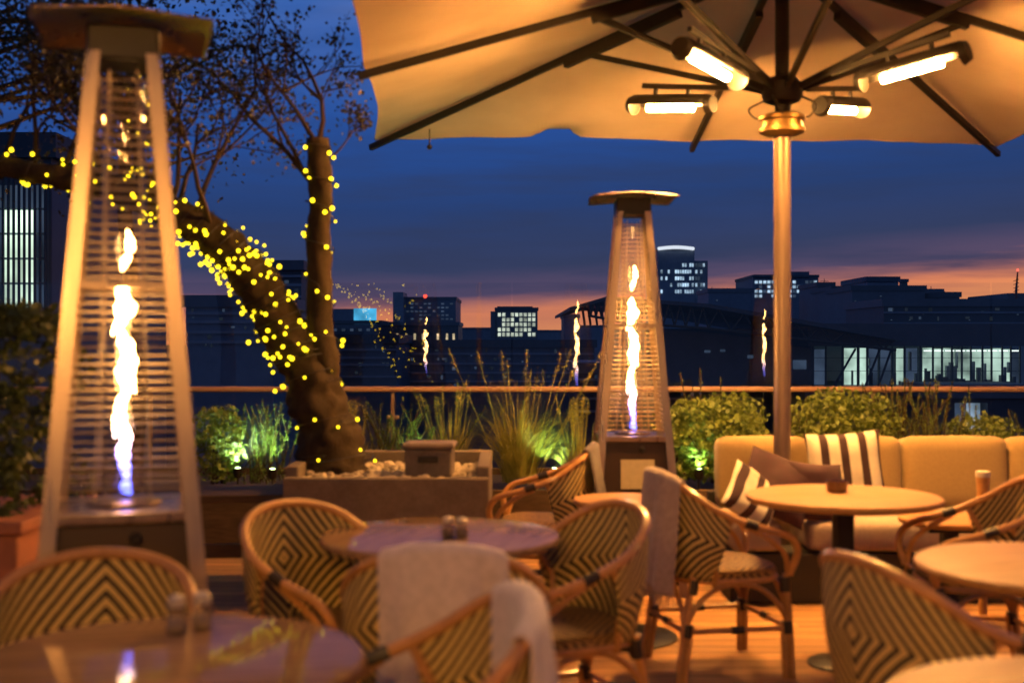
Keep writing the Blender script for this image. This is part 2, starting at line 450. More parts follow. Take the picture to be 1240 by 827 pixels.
# ------------------------------------------------------------------ setting
m = MB(); m.grid(lambda u, v: Vector((-3000 + 6000 * u, -400 + 5400 * v, -15)), 4, 4)
tag(m.build('ground', pbr('city_ground', (.03, .03, .032), .9, var=.4, scale=.05)), kind='structure')
m = MB(); m.box((0, 4.0, -.15), (16, 14.0, .3))
tag(m.build('deck', M['deck'], smooth=False), kind='structure')

# ------------------------------------------------------------------ furniture
RAIL = [(.235, .235, .44), (.258, .264, .54), (.205, .283, .612), (.06, .292, .655), (-.10, .282, .718), (-.212, .224, .798), (-.264, .12, .84), (-.276, 0, .852)]
rail_pts = crom([Vector(p) for p in RAIL] + [Vector((x, -y, z)) for x, y, z in RAIL[-2::-1]], 6)

def rail_at_y(y):
    seg = [p for p in rail_pts if p.z > .77]
    for a, b in zip(seg, seg[1:]):
        if (a.y - y) * (b.y - y) <= 0 and a.y != b.y:
            return a.lerp(b, (y - a.y) / (b.y - a.y))
    return seg[0] if y > 0 else seg[-1]

def make_chair():
    t = empty('rattan_armchair')
    m = MB(); m.tube(rail_pts, .0165, 8); m.build('top_rail', M['cane'], t)
    # woven back: from the rail down to the seat
    i0 = 6 * 3 + 4; top = rail_pts[i0:len(rail_pts) - i0]
    bot = crom([(-.10, .225, .425), (-.17, .20, .425), (-.222, .11, .425), (-.235, 0, .425), (-.222, -.11, .425), (-.17, -.20, .425), (-.10, -.225, .425)], 6)
    def pan(u, v):
        a = lerp_path(bot, u); b = lerp_path(top, u)
        p = a.lerp(b, v); bulge = math.sin(v * PI) * .018
        d = Vector((p.x + .02, p.y, 0)); d.normalize()
        return p + d * bulge
    m = MB(); m.grid(pan, 40, 16, lambda u, v: ((u - .5) * .92, (v - .55) * .46))
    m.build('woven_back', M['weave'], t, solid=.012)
    for s in (1, -1):
        m = MB(); m.tube([(-.10, .225 * s, .40), (-.105, .255 * s, .58), (top[0].x, top[0].y * s, top[0].z - .005)], .013, 8); m.build('upright', M['cane'], t)
        m = MB(); m.tube(crom([(.232, .228 * s, .44), (.20, .262 * s, .53), (.12, .283 * s, .60), (.02, .290 * s, .655)]), .012, 8); m.build('arm_brace', M['cane'], t)
    # seat
    def sl_(r, a):
        n = 3.2; c, s_ = math.cos(a), math.sin(a)
        x = math.copysign(abs(c) ** (2 / n), c) * .235; y = math.copysign(abs(s_) ** (2 / n), s_) * (.235 - .02 * (c < 0) * abs(c))
        return x * r, y * r
    m = MB(); prof = [(0.02, .468), (.5, .472), (.88, .470), (.975, .462), (1.0, .448), (1.0, .432), (.97, .422), (.5, .420), (.02, .420)]
    n = 40
    vs = []; fs = []
    for k, (r, z) in enumerate(prof):
        for j in range(n):
            x, y = sl_(r, 2 * PI * j / n); vs.append((x, y, z))
            m.uv[len(vs) - 1] = (x * (1 if k < 4 else 1.15) + (.5 if False else 0), y * (1 if k < 4 else 1.15) + (0 if k < 4 else (.46 - z)))
    for k in range(len(prof) - 1):
        for j in range(n): fs.append((k * n + j, (k + 1) * n + j, (k + 1) * n + (j + 1) % n, k * n + (j + 1) % n))
    fs.append(tuple(range(n))); fs.append(tuple((len(prof) - 1) * n + j for j in range(n - 1, -1, -1)))
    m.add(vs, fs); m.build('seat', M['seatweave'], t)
    ring = [Vector((*sl_(.985, 2 * PI * j / 32), .418)) for j in range(33)]
    m = MB(); m.tube(ring, .013, 8, False); m.build('seat_ring', M['cane'], t)
    # legs: doubled canes in front, single splayed ones behind
    feet = {}
    for fx, s in ((1, 1), (1, -1), (-1, 1), (-1, -1)):
        a = Vector((.225 * fx if fx > 0 else -.19, .222 * s if fx > 0 else .20 * s, .44)); b = Vector((.243 if fx > 0 else -.262, .245 * s if fx > 0 else .222 * s, 0))
        feet[(fx, s)] = (a, b)
        m = MB(); m.tube([a, a.lerp(b, .5) + Vector((.004 * fx, 0, 0)), b], .0155, 8)
        o2 = Vector((-.028 * fx, -.004 * s, 0)); q = a.lerp(b, .48)
        m.tube([q + o2 * .9, b + o2], .0135, 8)
        lg = m.build('leg', M['cane'], t)
        for f0, f1 in ((.03, .17), (.45, .57)):
            m = MB(); m.tube([a.lerp(b, f0) + o2 * .3, a.lerp(b, f1) + o2 * .3], .0235, 8)
            m.build('binding', M['binding'], lg)
    def leg_at(k, f): a, b = feet[k]; return a.lerp(b, f)
    for k1, k2 in (((1, 1), (1, -1)), ((1, 1), (-1, 1)), ((1, -1), (-1, -1)), ((-1, 1), (-1, -1))):
        p, q = leg_at(k1, .55), leg_at(k2, .55); mid = (p + q) / 2; pz = .405
        pts = [p, p.lerp(q, .08) + Vector((0, 0, .10)), p.lerp(q, .28) + Vector((0, 0, .185)), Vector((mid.x, mid.y, pz)), p.lerp(q, .72) + Vector((0, 0, .185)), p.lerp(q, .92) + Vector((0, 0, .10)), q]
        m = MB(); m.tube(crom(pts, 5), .0115, 8); m.build('arch_brace', M['cane'], t)
        p, q = leg_at(k1, .52), leg_at(k2, .52)
        m = MB(); m.tube([p, q], .0115, 8); st = m.build('stretcher', M['cane'], t)
        m = MB(); m.tube([p.lerp(q, .44), p.lerp(q, .56)], .0165, 8); m.build('binding', M['binding'], st)
    for s in (1, -1):
        for i in (6 * 3 + 1,):
            a, b = rail_pts[i - 1], rail_pts[i + 1]
            m = MB(); m.tube([(a.x, a.y * s, a.z), (b.x, b.y * s, b.z)], .020, 8); m.build('binding', M['binding'], t)
    return t

CH = [  # x, y, heading of the sitter's view, label
    (-1.10, 3.0, -88, 'rattan armchair facing the camera behind the near left table, in front of the tall heater'),
    (-.60, 4.10, -38, 'rattan armchair turned half right at the left side of the dark centre table, no throw'),
    (-.20, 3.55, 90, 'rattan armchair seen from behind with a long mauve throw hanging over its back'),
    (-.235, 2.64, 192, 'nearest armchair, at the bottom edge, with a throw folded over its curved back rail'),
    (.16, 4.14, 205, 'rattan armchair on the right of the dark centre table, nearest the pale side table'),
    (.90, 5.28, 13, 'side-view rattan armchair left of the sofa table, fringed throw on its back'),
    (1.97, 5.08, 176, 'rattan armchair at the right edge facing left towards the sofa table'),
    (1.17, 3.28, 19, 'large near rattan armchair at lower right seen from outside its shadowed woven back'),
    (.17, 6.55, 172, 'armchair behind the concrete tree planter with a dark throw over its back'),
]
chair0 = make_chair(); chairs = []
for i, (x, y, a, lb) in enumerate(CH):
    o = chair0 if i == 0 else copy_tree(chair0)
    o.location = (x, y, 0); o.rotation_euler[2] = R(a)
    tag(o, lb, 'armchair', 'rattan armchairs around the tables'); chairs.append(o)

def make_throw(ch, y0, y1, front, back, mat, label, fringe=False, seed=0, flare=.03):
    t = empty('wool_throw', ch.location, ch.rotation_euler[2], label, 'throw', 'throws on the chair backs')
    prof = []     # (distance from the rail outward, drop)
    nf, nb, nr = 8, 16, 8
    for i in range(nf): prof.append((1, front * (1 - i / nf)))
    for i in range(nr + 1): prof.append((2, i / nr))
    for i in range(1, nb + 1): prof.append((3, back * i / nb))
    def fn(u, v):
        y = y0 + (y1 - y0) * u; c = rail_at_y(max(-.24, min(.24, y))); k = prof[min(int(v * len(prof)), len(prof) - 1)] if v < 1 else prof[-1]
        rr = .027
        nrm = Vector((c.x + .02, c.y * .9, 0)).normalized()           # outwards from the sitter
        w = noise.noise(Vector((y * 9 + seed * 5, k[1] * 1.3, seed))) ; w2 = noise.noise(Vector((y * 22 + seed, k[1] * 2, seed + 4)))
        w3 = math.sin(y * 34 + seed * 2 + w * 3)
        if k[0] == 1:
            d = k[1]; p = c - nrm * (rr + .012 * w * d / .2) + Vector((0, 0, -d)) + nrm * (.03 * d)
        elif k[0] == 2:
            a = PI * k[1]; p = c - nrm * (rr * math.cos(a)) + Vector((0, 0, rr * math.sin(a) + .004 * w2))
        else:
            d = k[1]; g = min(1, d / .25)
            p = c + nrm * (rr + flare * d + (.060 * w + .020 * w2 + .018 * w3) * g) + Vector((0, 0, -d * (1 + .06 * w)))
            p.y += .03 * w * g * (1 if y < 0 else -1) * .6
        return p
    m = MB(); m.grid(fn, 36, len(prof)); m.build('cloth', mat, t, solid=.007, sub=1, angle=180)
    if fringe:
        m = MB(); r2 = random.Random(seed)
        for i in range(46):
            u = i / 45; a = fn(u, 1); L = .05 + r2.random() * .02
            m.tube([a, a + Vector((r2.uniform(-.006, .006), r2.uniform(-.006, .006), -L * .5)), a + Vector((r2.uniform(-.01, .01), r2.uniform(-.01, .01), -L))], [.0035, .003, .002], 4)
        m.build('fringe', mat, t)
    return t
make_throw(chairs[2], -.175, .155, .32, .62, M['throw'], 'long mauve throw hanging straight down the back of the centre armchair', seed=1)
make_throw(chairs[3], -.17, .225, .34, .62, M['throw'], 'pale mauve throw over the rail of the nearest armchair', seed=2)
make_throw(chairs[5], -.20, .13, .30, .44, M['throwgrey'], 'brown-grey throw with a fringed hem hanging from the side-view armchair', True, seed=3, flare=.13)
make_throw(chairs[8], -.20, .17, .36, .50, M['throwdark'], 'dark grey throw over the armchair behind the concrete planter', seed=4)

def make_table(name, r, h, mat, base_r=.155):
    t = empty(name)
    m = MB(); m.lathe([(.01, h - .032), (r - .02, h - .032), (r - .004, h - .026), (r, h - .016), (r, h - .008), (r - .006, h - .001), (r - .012, h), (.01, h)], 64)
    m.build('tabletop', mat, t)
    m = MB(); m.box((0, 0, h / 2 - .02), (.075, .075, h - .09)); m.box((0, 0, h - .045), (.30, .30, .022)); m.build('pedestal', M['iron'], t, smooth=False, bevel=.004)
    m = MB(); m.lathe([(base_r, 0), (base_r, .010), (base_r - .02, .018), (.06, .026), (.05, .03)], 48); m.build('base_disc', M['iron'], t)
    return t
tabs = []
t0 = make_table('round_table', .425, .75, M['table'])
TB = [(-.745, 2.57, 10, 'near left round table with a dark glossy top reflecting yellow fairy lights'),
      (-.255, 4.23, 70, 'dark brown round table in the centre between three rattan armchairs'),
      (1.468, 5.31, 5, 'orange-lit round table in front of the sofa holding a small amber votive'),
      (1.675, 3.66, 20, 'round table cut by the right edge, behind the large near armchair'),
      (1.11, 2.18, 33, 'bright round table in the lower right corner with a cream plate on it')]
for i, (x, y, a, lb) in enumerate(TB):
    o = t0 if i == 0 else copy_tree(t0)
    o.location = (x, y, 0); o.rotation_euler[2] = R(a); tag(o, lb, 'table', 'round bistro tables'); tabs.append(o)
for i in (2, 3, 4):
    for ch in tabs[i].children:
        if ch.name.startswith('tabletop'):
            ch.data = ch.data.copy(); ch.data.materials[0] = M['pale_and_lit_table']  # same wood as the dark tops, stronger lamplight painted into its colour
s0 = make_table('side_table', .245, .67, M['pale_and_lit_table'], .26); s0.location = (.54, 5.80, 0)
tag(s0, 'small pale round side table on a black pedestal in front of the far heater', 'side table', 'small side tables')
s1 = make_table('side_table', .245, .55, M['pale_and_lit_table'], .2); s1.location = (2.19, 6.0, 0)
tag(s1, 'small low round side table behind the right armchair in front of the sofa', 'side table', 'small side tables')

def shaker(x, y, h, label, top, grp):
    t = empty('shaker', (x, y, top), 0, label, 'shaker', grp)
    m = MB(); m.lathe([(.021, 0), (.023, .004), (.022, h * .3), (.018, h * .66), (.019, h * .70)], 20); m.build('glass_body', M['jar'], t)
    m = MB(); m.lathe([(.017, .003), (.019, .006), (.0175, h * .3), (.015, h * .42)], 16); m.build('contents', pbr('seasoning', (.5, .42, .32) if x < -.4 else (.2, .15, .1), .9), t)
    m = MB(); m.lathe([(.0205, h * .70), (.021, h * .74), (.019, h * .92), (.010, h)], 20); m.build('cap', M['chrome'], t)
shaker(-.785, 2.80, .088, 'left glass shaker of the pair on the near left table', .75, 'shakers on the tables')
shaker(-.735, 2.84, .086, 'right glass shaker of the pair on the near left table', .75, 'shakers on the tables')
shaker(-.222, 4.16, .072, 'left shaker of the pair on the dark centre table', .75, 'shakers on the tables')
shaker(-.175, 4.17, .068, 'right shaker of the pair on the dark centre table', .75, 'shakers on the tables')
t = empty('votive_holder', (1.47, 5.42, .75), 0, 'small amber votive glass in the middle of the sofa table', 'votive')
m = MB(); m.lathe([(.040, 0), (.046, .006), (.050, .05), (.047, .05), (.043, .012), (.01, .010)], 24); m.build('glass_cup', M['amber'], t)
m = MB(); m.lathe([(.039, .012), (.039, .026), (.004, .028), (.003, .034)], 16); m.build('candle', M['creamfab'], t)
t = empty('plate', (1.03, 2.10, .75), 0, 'cream plate on the bright lower right table, cut by the picture edge', 'plate')
m = MB(); m.lathe([(.05, 0), (.06, .004), (.085, .012), (.105, .019), (.108, .022), (.104, .0225), (.08, .015), (.055, .008), (.004, .007)], 40); m.build('dish', M['porcelain'], t)

# ------------------------------------------------------------------ sofa and pillows
def cushion(name, c, d, mat, parent, rot=(0, 0, 0), puff=.25, r=.05):
    """a soft box: rounded edges, faces swollen in the middle"""
    m = MB(); bm = bmesh.new(); bmesh.ops.create_cube(bm, size=1)
    bmesh.ops.subdivide_edges(bm, edges=bm.edges[:], cuts=9, use_grid_fill=True)
    hx, hy, hz = (x / 2 for x in d)
    for v in bm.verts:
        p = Vector((v.co.x * d[0], v.co.y * d[1], v.co.z * d[2]))
        q = Vector((max(-hx + r, min(hx - r, p.x)), max(-hy + r, min(hy - r, p.y)), max(-hz + r, min(hz - r, p.z))))
        e = p - q
        if e.length > 1e-6: p = q + e.normalized() * min(r, e.length)
        fx, fy, fz = abs(v.co.x) * 2, abs(v.co.y) * 2, abs(v.co.z) * 2
        k = puff * min(d) * .5
        wob = 1 + .3 * noise.noise(p * 4 + Vector(c))
        p.y += math.copysign(k * (1 - fx ** 2) * (1 - fz ** 2) * wob, p.y) * (fy > .5)
        p.z += math.copysign(k * (1 - fx ** 2) * (1 - fy ** 2) * wob, p.z) * (fz > .5) * .8
        p.x += math.copysign(k * (1 - fz ** 2) * (1 - fy ** 2) * wob, p.x) * (fx > .5) * .5
        v.co = p
    me = bpy.data.meshes.new(name); bm.to_mesh(me); bm.free()
    me.polygons.foreach_set('use_smooth', [True] * len(me.polygons)); me.materials.append(mat)
    o = bpy.data.objects.new(name, me); col.objects.link(o); o.parent = parent
    o.location = c; o.rotation_euler = rot
    return o

sofa = empty('sofa', (2.2, 6.9, 0), 0, 'long low sofa with mustard back cushions and a beige seat below the planting', 'sofa')
S = lambda x: x - 2.2
bm_ = MB(); bm_.box((S(2.47), -.02, .14), (2.56, .72, .27)); bm_.build('plinth', M['wickerdark'], sofa, smooth=False, bevel=.01)
bm_ = MB(); bm_.box((S(2.47), .39, .40), (2.56, .06, .25)); bm_.build('back_frame', M['wickerdark'], sofa, smooth=False, bevel=.01)
for x0, x1 in ((1.195, 1.475), (1.615, 2.42), (2.44, 3.24), (3.26, 3.74)):
    cushion('seat_cushion', (S((x0 + x1) / 2), -.09, .365), (x1 - x0, .60, .17), M['seatfab'], sofa, puff=.12, r=.04)
for x0, x1 in ((1.22, 1.75), (1.76, 2.30), (2.315, 2.93), (2.945, 3.55)):
    cushion('back_cushion', (S((x0 + x1) / 2), .245, .65), (x1 - x0, .19, .42), M['sofa'], sofa, rot=(R(-6), 0, 0), puff=.12, r=.045)

def pillow(name, loc, size, mat, rot, label, cat='pillow', thick=.14):
    t = MB()
    def fn(sgn):
        def g(u, v):
            a, b = u * 2 - 1, v * 2 - 1
            pin = 1 - .10 * (a * a * (1 - b * b) * 0 + (1 - a * a) * b * b + (1 - b * b) * a * a) * .9
            h = max(0, (1 - a ** 4) * (1 - b ** 4)) ** .55 * thick / 2
            h *= 1 + .18 * noise.noise(Vector((a * 2.2, b * 2.2, loc[0] * 9)))
            return Vector((a * size / 2 * (1 - .07 * (1 - b * b)), sgn * h, b * size / 2 * (1 - .07 * (1 - a * a))))
        return g
    t.grid(fn(1), 20, 20); t.grid(fn(-1), 20, 20)
    o = t.build(name, mat, angle=180); o.location = loc; o.rotation_euler = tuple(R(x) for x in rot)
    return tag(o, label, cat, 'pillows on the sofa')
pillow('throw_pillow', (1.90, 6.82, .705), .43, M['stripe'], (-14, -4, -4), 'cream throw pillow with dark plum stripes against the sofa back')
pl = pillow('throw_pillow', (1.46, 6.60, .63), .40, M['plum'], (-38, 20, -14), 'plum velvet pillow tilted in front of the parasol pole')
pillow('throw_pillow', (1.68, 6.62, .60), .34, M['plum'], (-20, 6, 14), 'dark plum pillow lying lower beside the striped pillow')
pillow('throw_pillow', (1.30, 6.50, .585), .32, M['stripe'], (-35, 38, 10), 'cream and plum pillow slumped at the left end of the sofa')

t = empty('wooden_post', (2.47, 6.28, 0), 0, 'slender tapered wooden post with a pale round top rising behind the right armchair', 'post')
m = MB(); m.lathe([(.022, 0), (.025, .3), (.032, .66), (.036, .72)], 16); m.build('shaft', M['cane'], t)
m = MB(); m.lathe([(.037, .721), (.038, .735), (.036, .75), (.01, .753)], 16); m.build('round_top', M['creamfab'], t)

# ------------------------------------------------------------------ patio heaters
def make_heater():
    t = empty('pyramid_heater')
    H0, H1 = .0, 2.20
    hw = lambda z: .285 - (.285 - .098) * z / 2.2
    # base cabinet below the burner
    m = MB(); a, b2 = hw(.06) - .028, hw(.88) - .028
    vs = [(-a, -a, .06), (a, -a, .06), (a, a, .06), (-a, a, .06), (-b2, -b2, .86), (b2, -b2, .86), (b2, b2, .86), (-b2, b2, .86)]
    m.add(vs, [(3, 2, 1, 0), (4, 5, 6, 7), (0, 1, 5, 4), (1, 2, 6, 5), (2, 3, 7, 6), (3, 0, 4, 7)])
    m.build('base_cabinet', M['boxpanel'], t, smooth=False, bevel=.006)
    m = MB(); q = hw(.88) - .006
    m.box((0, 0, .878), (q * 2, q * 2, .03)); m.lathe([(.105, .893), (.105, .905), (.075, .912)], 24); m.build('burner_plate', M['steel'], t, smooth=False, bevel=.004)
    fr = -(a + (b2 - a) * .62)
    pl_ = MB(); pl_.box((0, 0, 0), (.19, .006, .165)); o = pl_.build('notice_plate', M['label'], t, smooth=False); o.location = (.01, -hw(.68) + .024, .68); o.rotation_euler[0] = R(-4.9)
    m = MB(); m.lathe([(.016, 0), (.018, .012), (.012, .02)], 14); o = m.build('control_knob', M['darksteel'], t); o.location = (.035, -hw(.82) + .027, .82); o.rotation_euler[0] = R(90)
    # four corner legs, L-shaped
    for sx, sy in ((1, 1), (1, -1), (-1, 1), (-1, -1)):
        m = MB()
        A = Vector((sx * hw(0), sy * hw(0), 0)); B = Vector((sx * hw(H1), sy * hw(H1), H1))
        w = .040; th = .006
        for (dx, dy) in ((1, 0), (0, 1)):
            ov = Vector((-sx * w * dx, -sy * w * dy, 0)); nv = Vector((sx * th * dy, sy * th * dx, 0)) * -1
            o_ = Vector((-sx * .0065 * dx, -sy * .0065 * dy, 0))
            p = [A + o_, A + o_ + ov, A + o_ + ov + nv, A + o_ + nv]; p += [x + (B - A) for x in p]
            p[5] = p[4] + ov * .8; p[6] = p[5] + nv
            m.add(p, [(3, 2, 1, 0), (4, 5, 6, 7), (0, 1, 5, 4), (1, 2, 6, 5), (2, 3, 7, 6), (3, 0, 4, 7)])
        m.build('frame_leg', M['steel'], t, smooth=False)
    # wire guard on each side
    for k in range(4):
        m = MB(); rot = Matrix.Rotation(k * PI / 2, 3, 'Z')
        z = .93
        while z < 2.12:
            w = hw(z) - .02
            m.tube([rot @ Vector((-w, -w, z)), rot @ Vector((w, -w, z))], .0030, 5); z += .026
        for f in (-.36, .36):
            m.tube([rot @ Vector((f * hw(.91), -hw(.91) + .018, .91)), rot @ Vector((f * hw(2.13), -hw(2.13) + .018, 2.13))], .0025, 5)
        m.build('wire_guard', M['wire'], t)
    for z in (1.52,):
        m = MB(); w = hw(z) - .012
        for k in range(4):
            rot = Matrix.Rotation(k * PI / 2, 3, 'Z'); m.box(rot @ Vector((0, -w, z)), (w * 2 - .02, .006, .018), rot)
        m.build('cross_band', M['steel'], t, smooth=False)
    m = MB(); n = 28; vs = []; fs = []
    for z in (.91, 2.12):
        for j in range(n): vs.append((.062 * math.cos(2 * PI * j / n), .062 * math.sin(2 * PI * j / n), z))
    for j in range(n): fs.append((j, (j + 1) % n, n + (j + 1) % n, n + j))
    m.add(vs, fs); m.build('glass_tube', M['tube'], t)
    # flame: twisting tongue, pinched into blobs higher up
    m = MB()
    def tongue(z0, z1, rs, ph, amp, sx=0., sc_=1.):
        pts = []; rad = []; k = 40
        for i in range(k + 1):
            f = i / k; z = z0 + (z1 - z0) * f
            pts.append((sx + amp * math.sin(ph + z * 15) + .007 * math.sin(z * 37 + ph), amp * math.cos(ph * 1.3 + z * 12), z))
            x = f * (len(rs) - 1); j = min(int(x), len(rs) - 2); u = x - j; u = u * u * (3 - 2 * u)
            rad.append(sc_ * (rs[j] + (rs[j + 1] - rs[j]) * u) * (1 + .35 * noise.noise(Vector((z * 26, ph, 0)))))
        o_ = len(m.v); m.tube(pts, rad, 12)
        for i in range(o_, len(m.v)):
            v = Vector(m.v[i]); c = Vector(pts[(i - o_) // 12]); d = v - c
            m.v[i] = tuple(c + d * (1 + .7 * noise.noise(Vector((v.x * 30, v.y * 30, v.z * 14 + ph)))))
    tongue(0, .30, [.020, .016, .020, .014, .004], 0, .006)
    tongue(.16, .40, [.004, .017, .020, .015, .003], .4, .009)
    tongue(.32, .60, [.004, .019, .026, .019, .022, .003], 1.0, .012)
    tongue(.36, .52, [.002, .008, .009, .002], 2.0, .010, .024)
    tongue(.20, .33, [.002, .007, .006, .001], 2.6, .008, -.02)
    tongue(.585, .76, [.003, .020, .034, .030, .020, .003], 2.0, .006)
    tongue(.57, .66, [.002, .008, .007, .001], 2.9, .008, -.022)
    tongue(.80, .88, [.001, .012, .009, .001], .6, .010)
    tongue(.86, .95, [.001, .011, .013, .006, .001], .1, .008, .008)
    o = m.build('flame', M['flame'], t, angle=180); o.location = (0, 0, .925); o.scale = (.9, .9, 1)
    # hood
    m = MB(); m.box((0, 0, 2.205), (.20, .20, .10)); m.build('hood_neck', M['darksteel'], t, smooth=False, bevel=.008)
    def hood(u, v):
        x, y = (u * 2 - 1), (v * 2 - 1); r = max(abs(x), abs(y)); rr = math.hypot(x, y)
        z = 2.292 - .034 * r ** 1.7 - .008 * math.cos(PI * (abs(x) - abs(y))) * r ** 3
        z += .010 * math.exp(-((x * x + y * y) / .08))
        return Vector((x * .252 * (1 - .04 * abs(y)), y * .252 * (1 - .04 * abs(x)), z))
    m = MB(); m.grid(hood, 28, 28); m.build('hood', M['steel'], t, solid=.004, angle=60)
    return t
heaters = []
h0 = make_heater()
for i, (x, y, a, lb) in enumerate([(.70, 6.97, 0, 'tall pyramid gas heater with a lit flame standing further back beside the sofa'),
                                   (-1.18, 3.64, 17, 'nearest tall pyramid gas heater at the left with blurred steel legs and lit flame'),
                                   (3.45, 3.60, 8, 'lit pyramid gas heater whose flame is mirrored in the glass right of the pole')]):
    o = h0 if i == 0 else copy_tree(h0)
    o.location = (x, y, 0); o.rotation_euler[2] = R(a); tag(o, lb, 'patio heater', 'pyramid flame heaters'); heaters.append(o)
heaters[1].scale = (1.04, 1.04, 1.05)
for ch in heaters[1].children:
    if ch.name.startswith('flame'): ch.scale = (.86, .86, .80)

# ------------------------------------------------------------------ parasol with infrared bars
def make_parasol():
    t = empty('parasol'); A = 2.45; ZE, ZA = 2.93, 3.62
    m = MB(); m.tube([(0, 0, 0), (0, 0, 2.64)], .048, 24); m.build('pole', M['pole'], t)
    m = MB(); m.tube([(0, 0, 2.72), (0, 0, 3.58)], .040, 16); m.build('upper_mast', M['canopyframe'], t)
    m = MB(); m.lathe([(.05, 2.60), (.085, 2.605), (.13, 2.625), (.13, 2.645), (.115, 2.65), (.11, 2.69), (.13, 2.695), (.13, 2.715), (.09, 2.73), (.05, 2.735)], 32); m.build('collar', M['brass'], t)
    m = MB(); m.lathe([(.05, 2.78), (.10, 2.80), (.115, 2.83), (.115, 2.90), (.09, 2.93), (.05, 2.94)], 20)
    for k in range(4):
        a = PI / 4 + k * PI / 2
        m.tube(crom([(.11 * math.cos(a), .11 * math.sin(a), 2.82), (.19 * math.cos(a + .3), .19 * math.sin(a + .3), 2.77), (.15 * math.cos(a + .5), .15 * math.sin(a + .5), 2.71), (.10 * math.cos(a + .5), .10 * math.sin(a + .5), 2.72)]), .005, 5)
    m.build('strut_hub', M['canopyframe'], t)
    ends = []
    for k in range(8):
        a = k * PI / 4; r = A * (math.sqrt(2) * .997 if k % 2 else .972)
        ends.append(Vector((r * math.cos(a), r * math.sin(a), ZE - (.0 if k % 2 else .0))))
    apex = Vector((0, 0, ZA))
    m = MB()
    for k in range(8):
        e0, e1 = ends[k], ends[(k + 1) % 8]
        def fn(u, v, e0=e0, e1=e1):
            q = e0.lerp(e1, u); s = math.sin(u * PI)
            p = apex.lerp(q, v); f = 1 - .022 * s * v * v
            p = Vector((p.x * f, p.y * f, p.z + .035 * s * v * (1 - v * .4)))
            p.z += .020 * noise.noise(p * 1.7) + .008 * noise.noise(p * 4.5)
            if p.y > 2.2 and v > .97: p.z += .10 * max(0, 1 - ((p.x + 1.08) / .17) ** 4) * (abs(p.x + 1.08) < .17)
            return p + Vector((0, 0, .035))
        m.grid(fn, 44, 18)
    m.build('canopy', M['canopy'], t, angle=180)
    for k in range(8):
        e = ends[k] * 1.0; d = (e - apex)
        a_ = apex + d * .03; b_ = apex + d * 1.012; mid = apex + d * .46
        m = MB(); m.bar(a_ - Vector((0, 0, .012)), b_ - Vector((0, 0, .012)), .036, .045); m.bar(apex + d * .20 - Vector((0, 0, .045)), mid - Vector((0, 0, .045)), .048, .06)
        m.build('rib', M['canopyframe'], t, smooth=False, bevel=.004)
        h = Vector((.10 * math.cos(k * PI / 4), .10 * math.sin(k * PI / 4), 2.87)); q = apex + d * (.40 if k % 2 else .44) - Vector((0, 0, .06))
        m = MB(); m.bar(h, q, .03, .036); m.build('strut', M['canopyframe'], t, smooth=False, bevel=.003)
    # infrared bars along the corner struts
    for k in (1, 3, 5, 7):
        a = k * PI / 4; hb = empty('heating_bar'); hb.parent = t; c = Vector((.76 * math.cos(a), .76 * math.sin(a), 2.885))
        hb.location = c; hb.rotation_euler = (0, R(-7), a)
        m = MB(); n = 16; L = .27
        # half-round housing, open below
        def hs(u, v):
            th = R(-8) + R(196) * u; return Vector(((v - .5) * 2 * L, .062 * math.cos(th), .058 * math.sin(th)))
        m.grid(hs, 14, 8)
        for sx in (-1, 1): m.tube([(sx * L, 0, -.004), (sx * (L + .035), 0, .0)], [.064, .05], 14)
        m.build('housing', M['canopyframe'], hb, solid=.004)
        m = MB(); m.tube([(-.165, 0, -.024), (.165, 0, -.024)], .022, 10); m.build('glowing_element', M['bar'], hb)
        m = MB(); m.bar((-.12, 0, .055), (-.12, 0, .10), .02, .02); m.bar((.12, 0, .055), (.12, 0, .12), .02, .02); m.bar((-.45, 0, .09), (.22, 0, .115), .026, .03); m.build('bracket', M['canopyframe'], hb, smooth=False)
    m = MB(); m.tube([(-2.02, 2.04, 2.86), (-2.02, 2.04, 2.98)], .006, 6); m.ball((-2.02, 2.04, 2.85), .02, 8, 6); m.build('pull_toggle', M['canopyframe'], t)
    m = MB(); m.lathe([(.30, 0), (.30, .03), (.28, .045), (.075, .05), (.07, .22), (.052, .23)], 32); m.build('base', M['iron'], t)
    return t
par = make_parasol(); par.location = (1.545, 6.85, 0); par.rotation_euler[2] = .065
tag(par, 'large square canvas parasol over the sofa with four glowing infrared bars', 'parasol', 'heated parasols')
fill_parasol = copy_tree(par); fill_parasol.location = (-.6, -1.75, 0); fill_parasol.rotation_euler[2] = -.05  # unseen parasol, added so its bars light the foreground from behind the camera
M['fill_bar'] = emit('added_fill_bar_glow', (1.0, .47, .12), 800)
for hb in fill_parasol.children:
    for o in hb.children:
        if o.name.startswith('glowing_element'):
            o.data = o.data.copy(); o.data.materials[0] = M['fill_bar']
tag(fill_parasol, 'unseen second parasol added behind the camera to light the foreground', 'parasol', 'heated parasols')

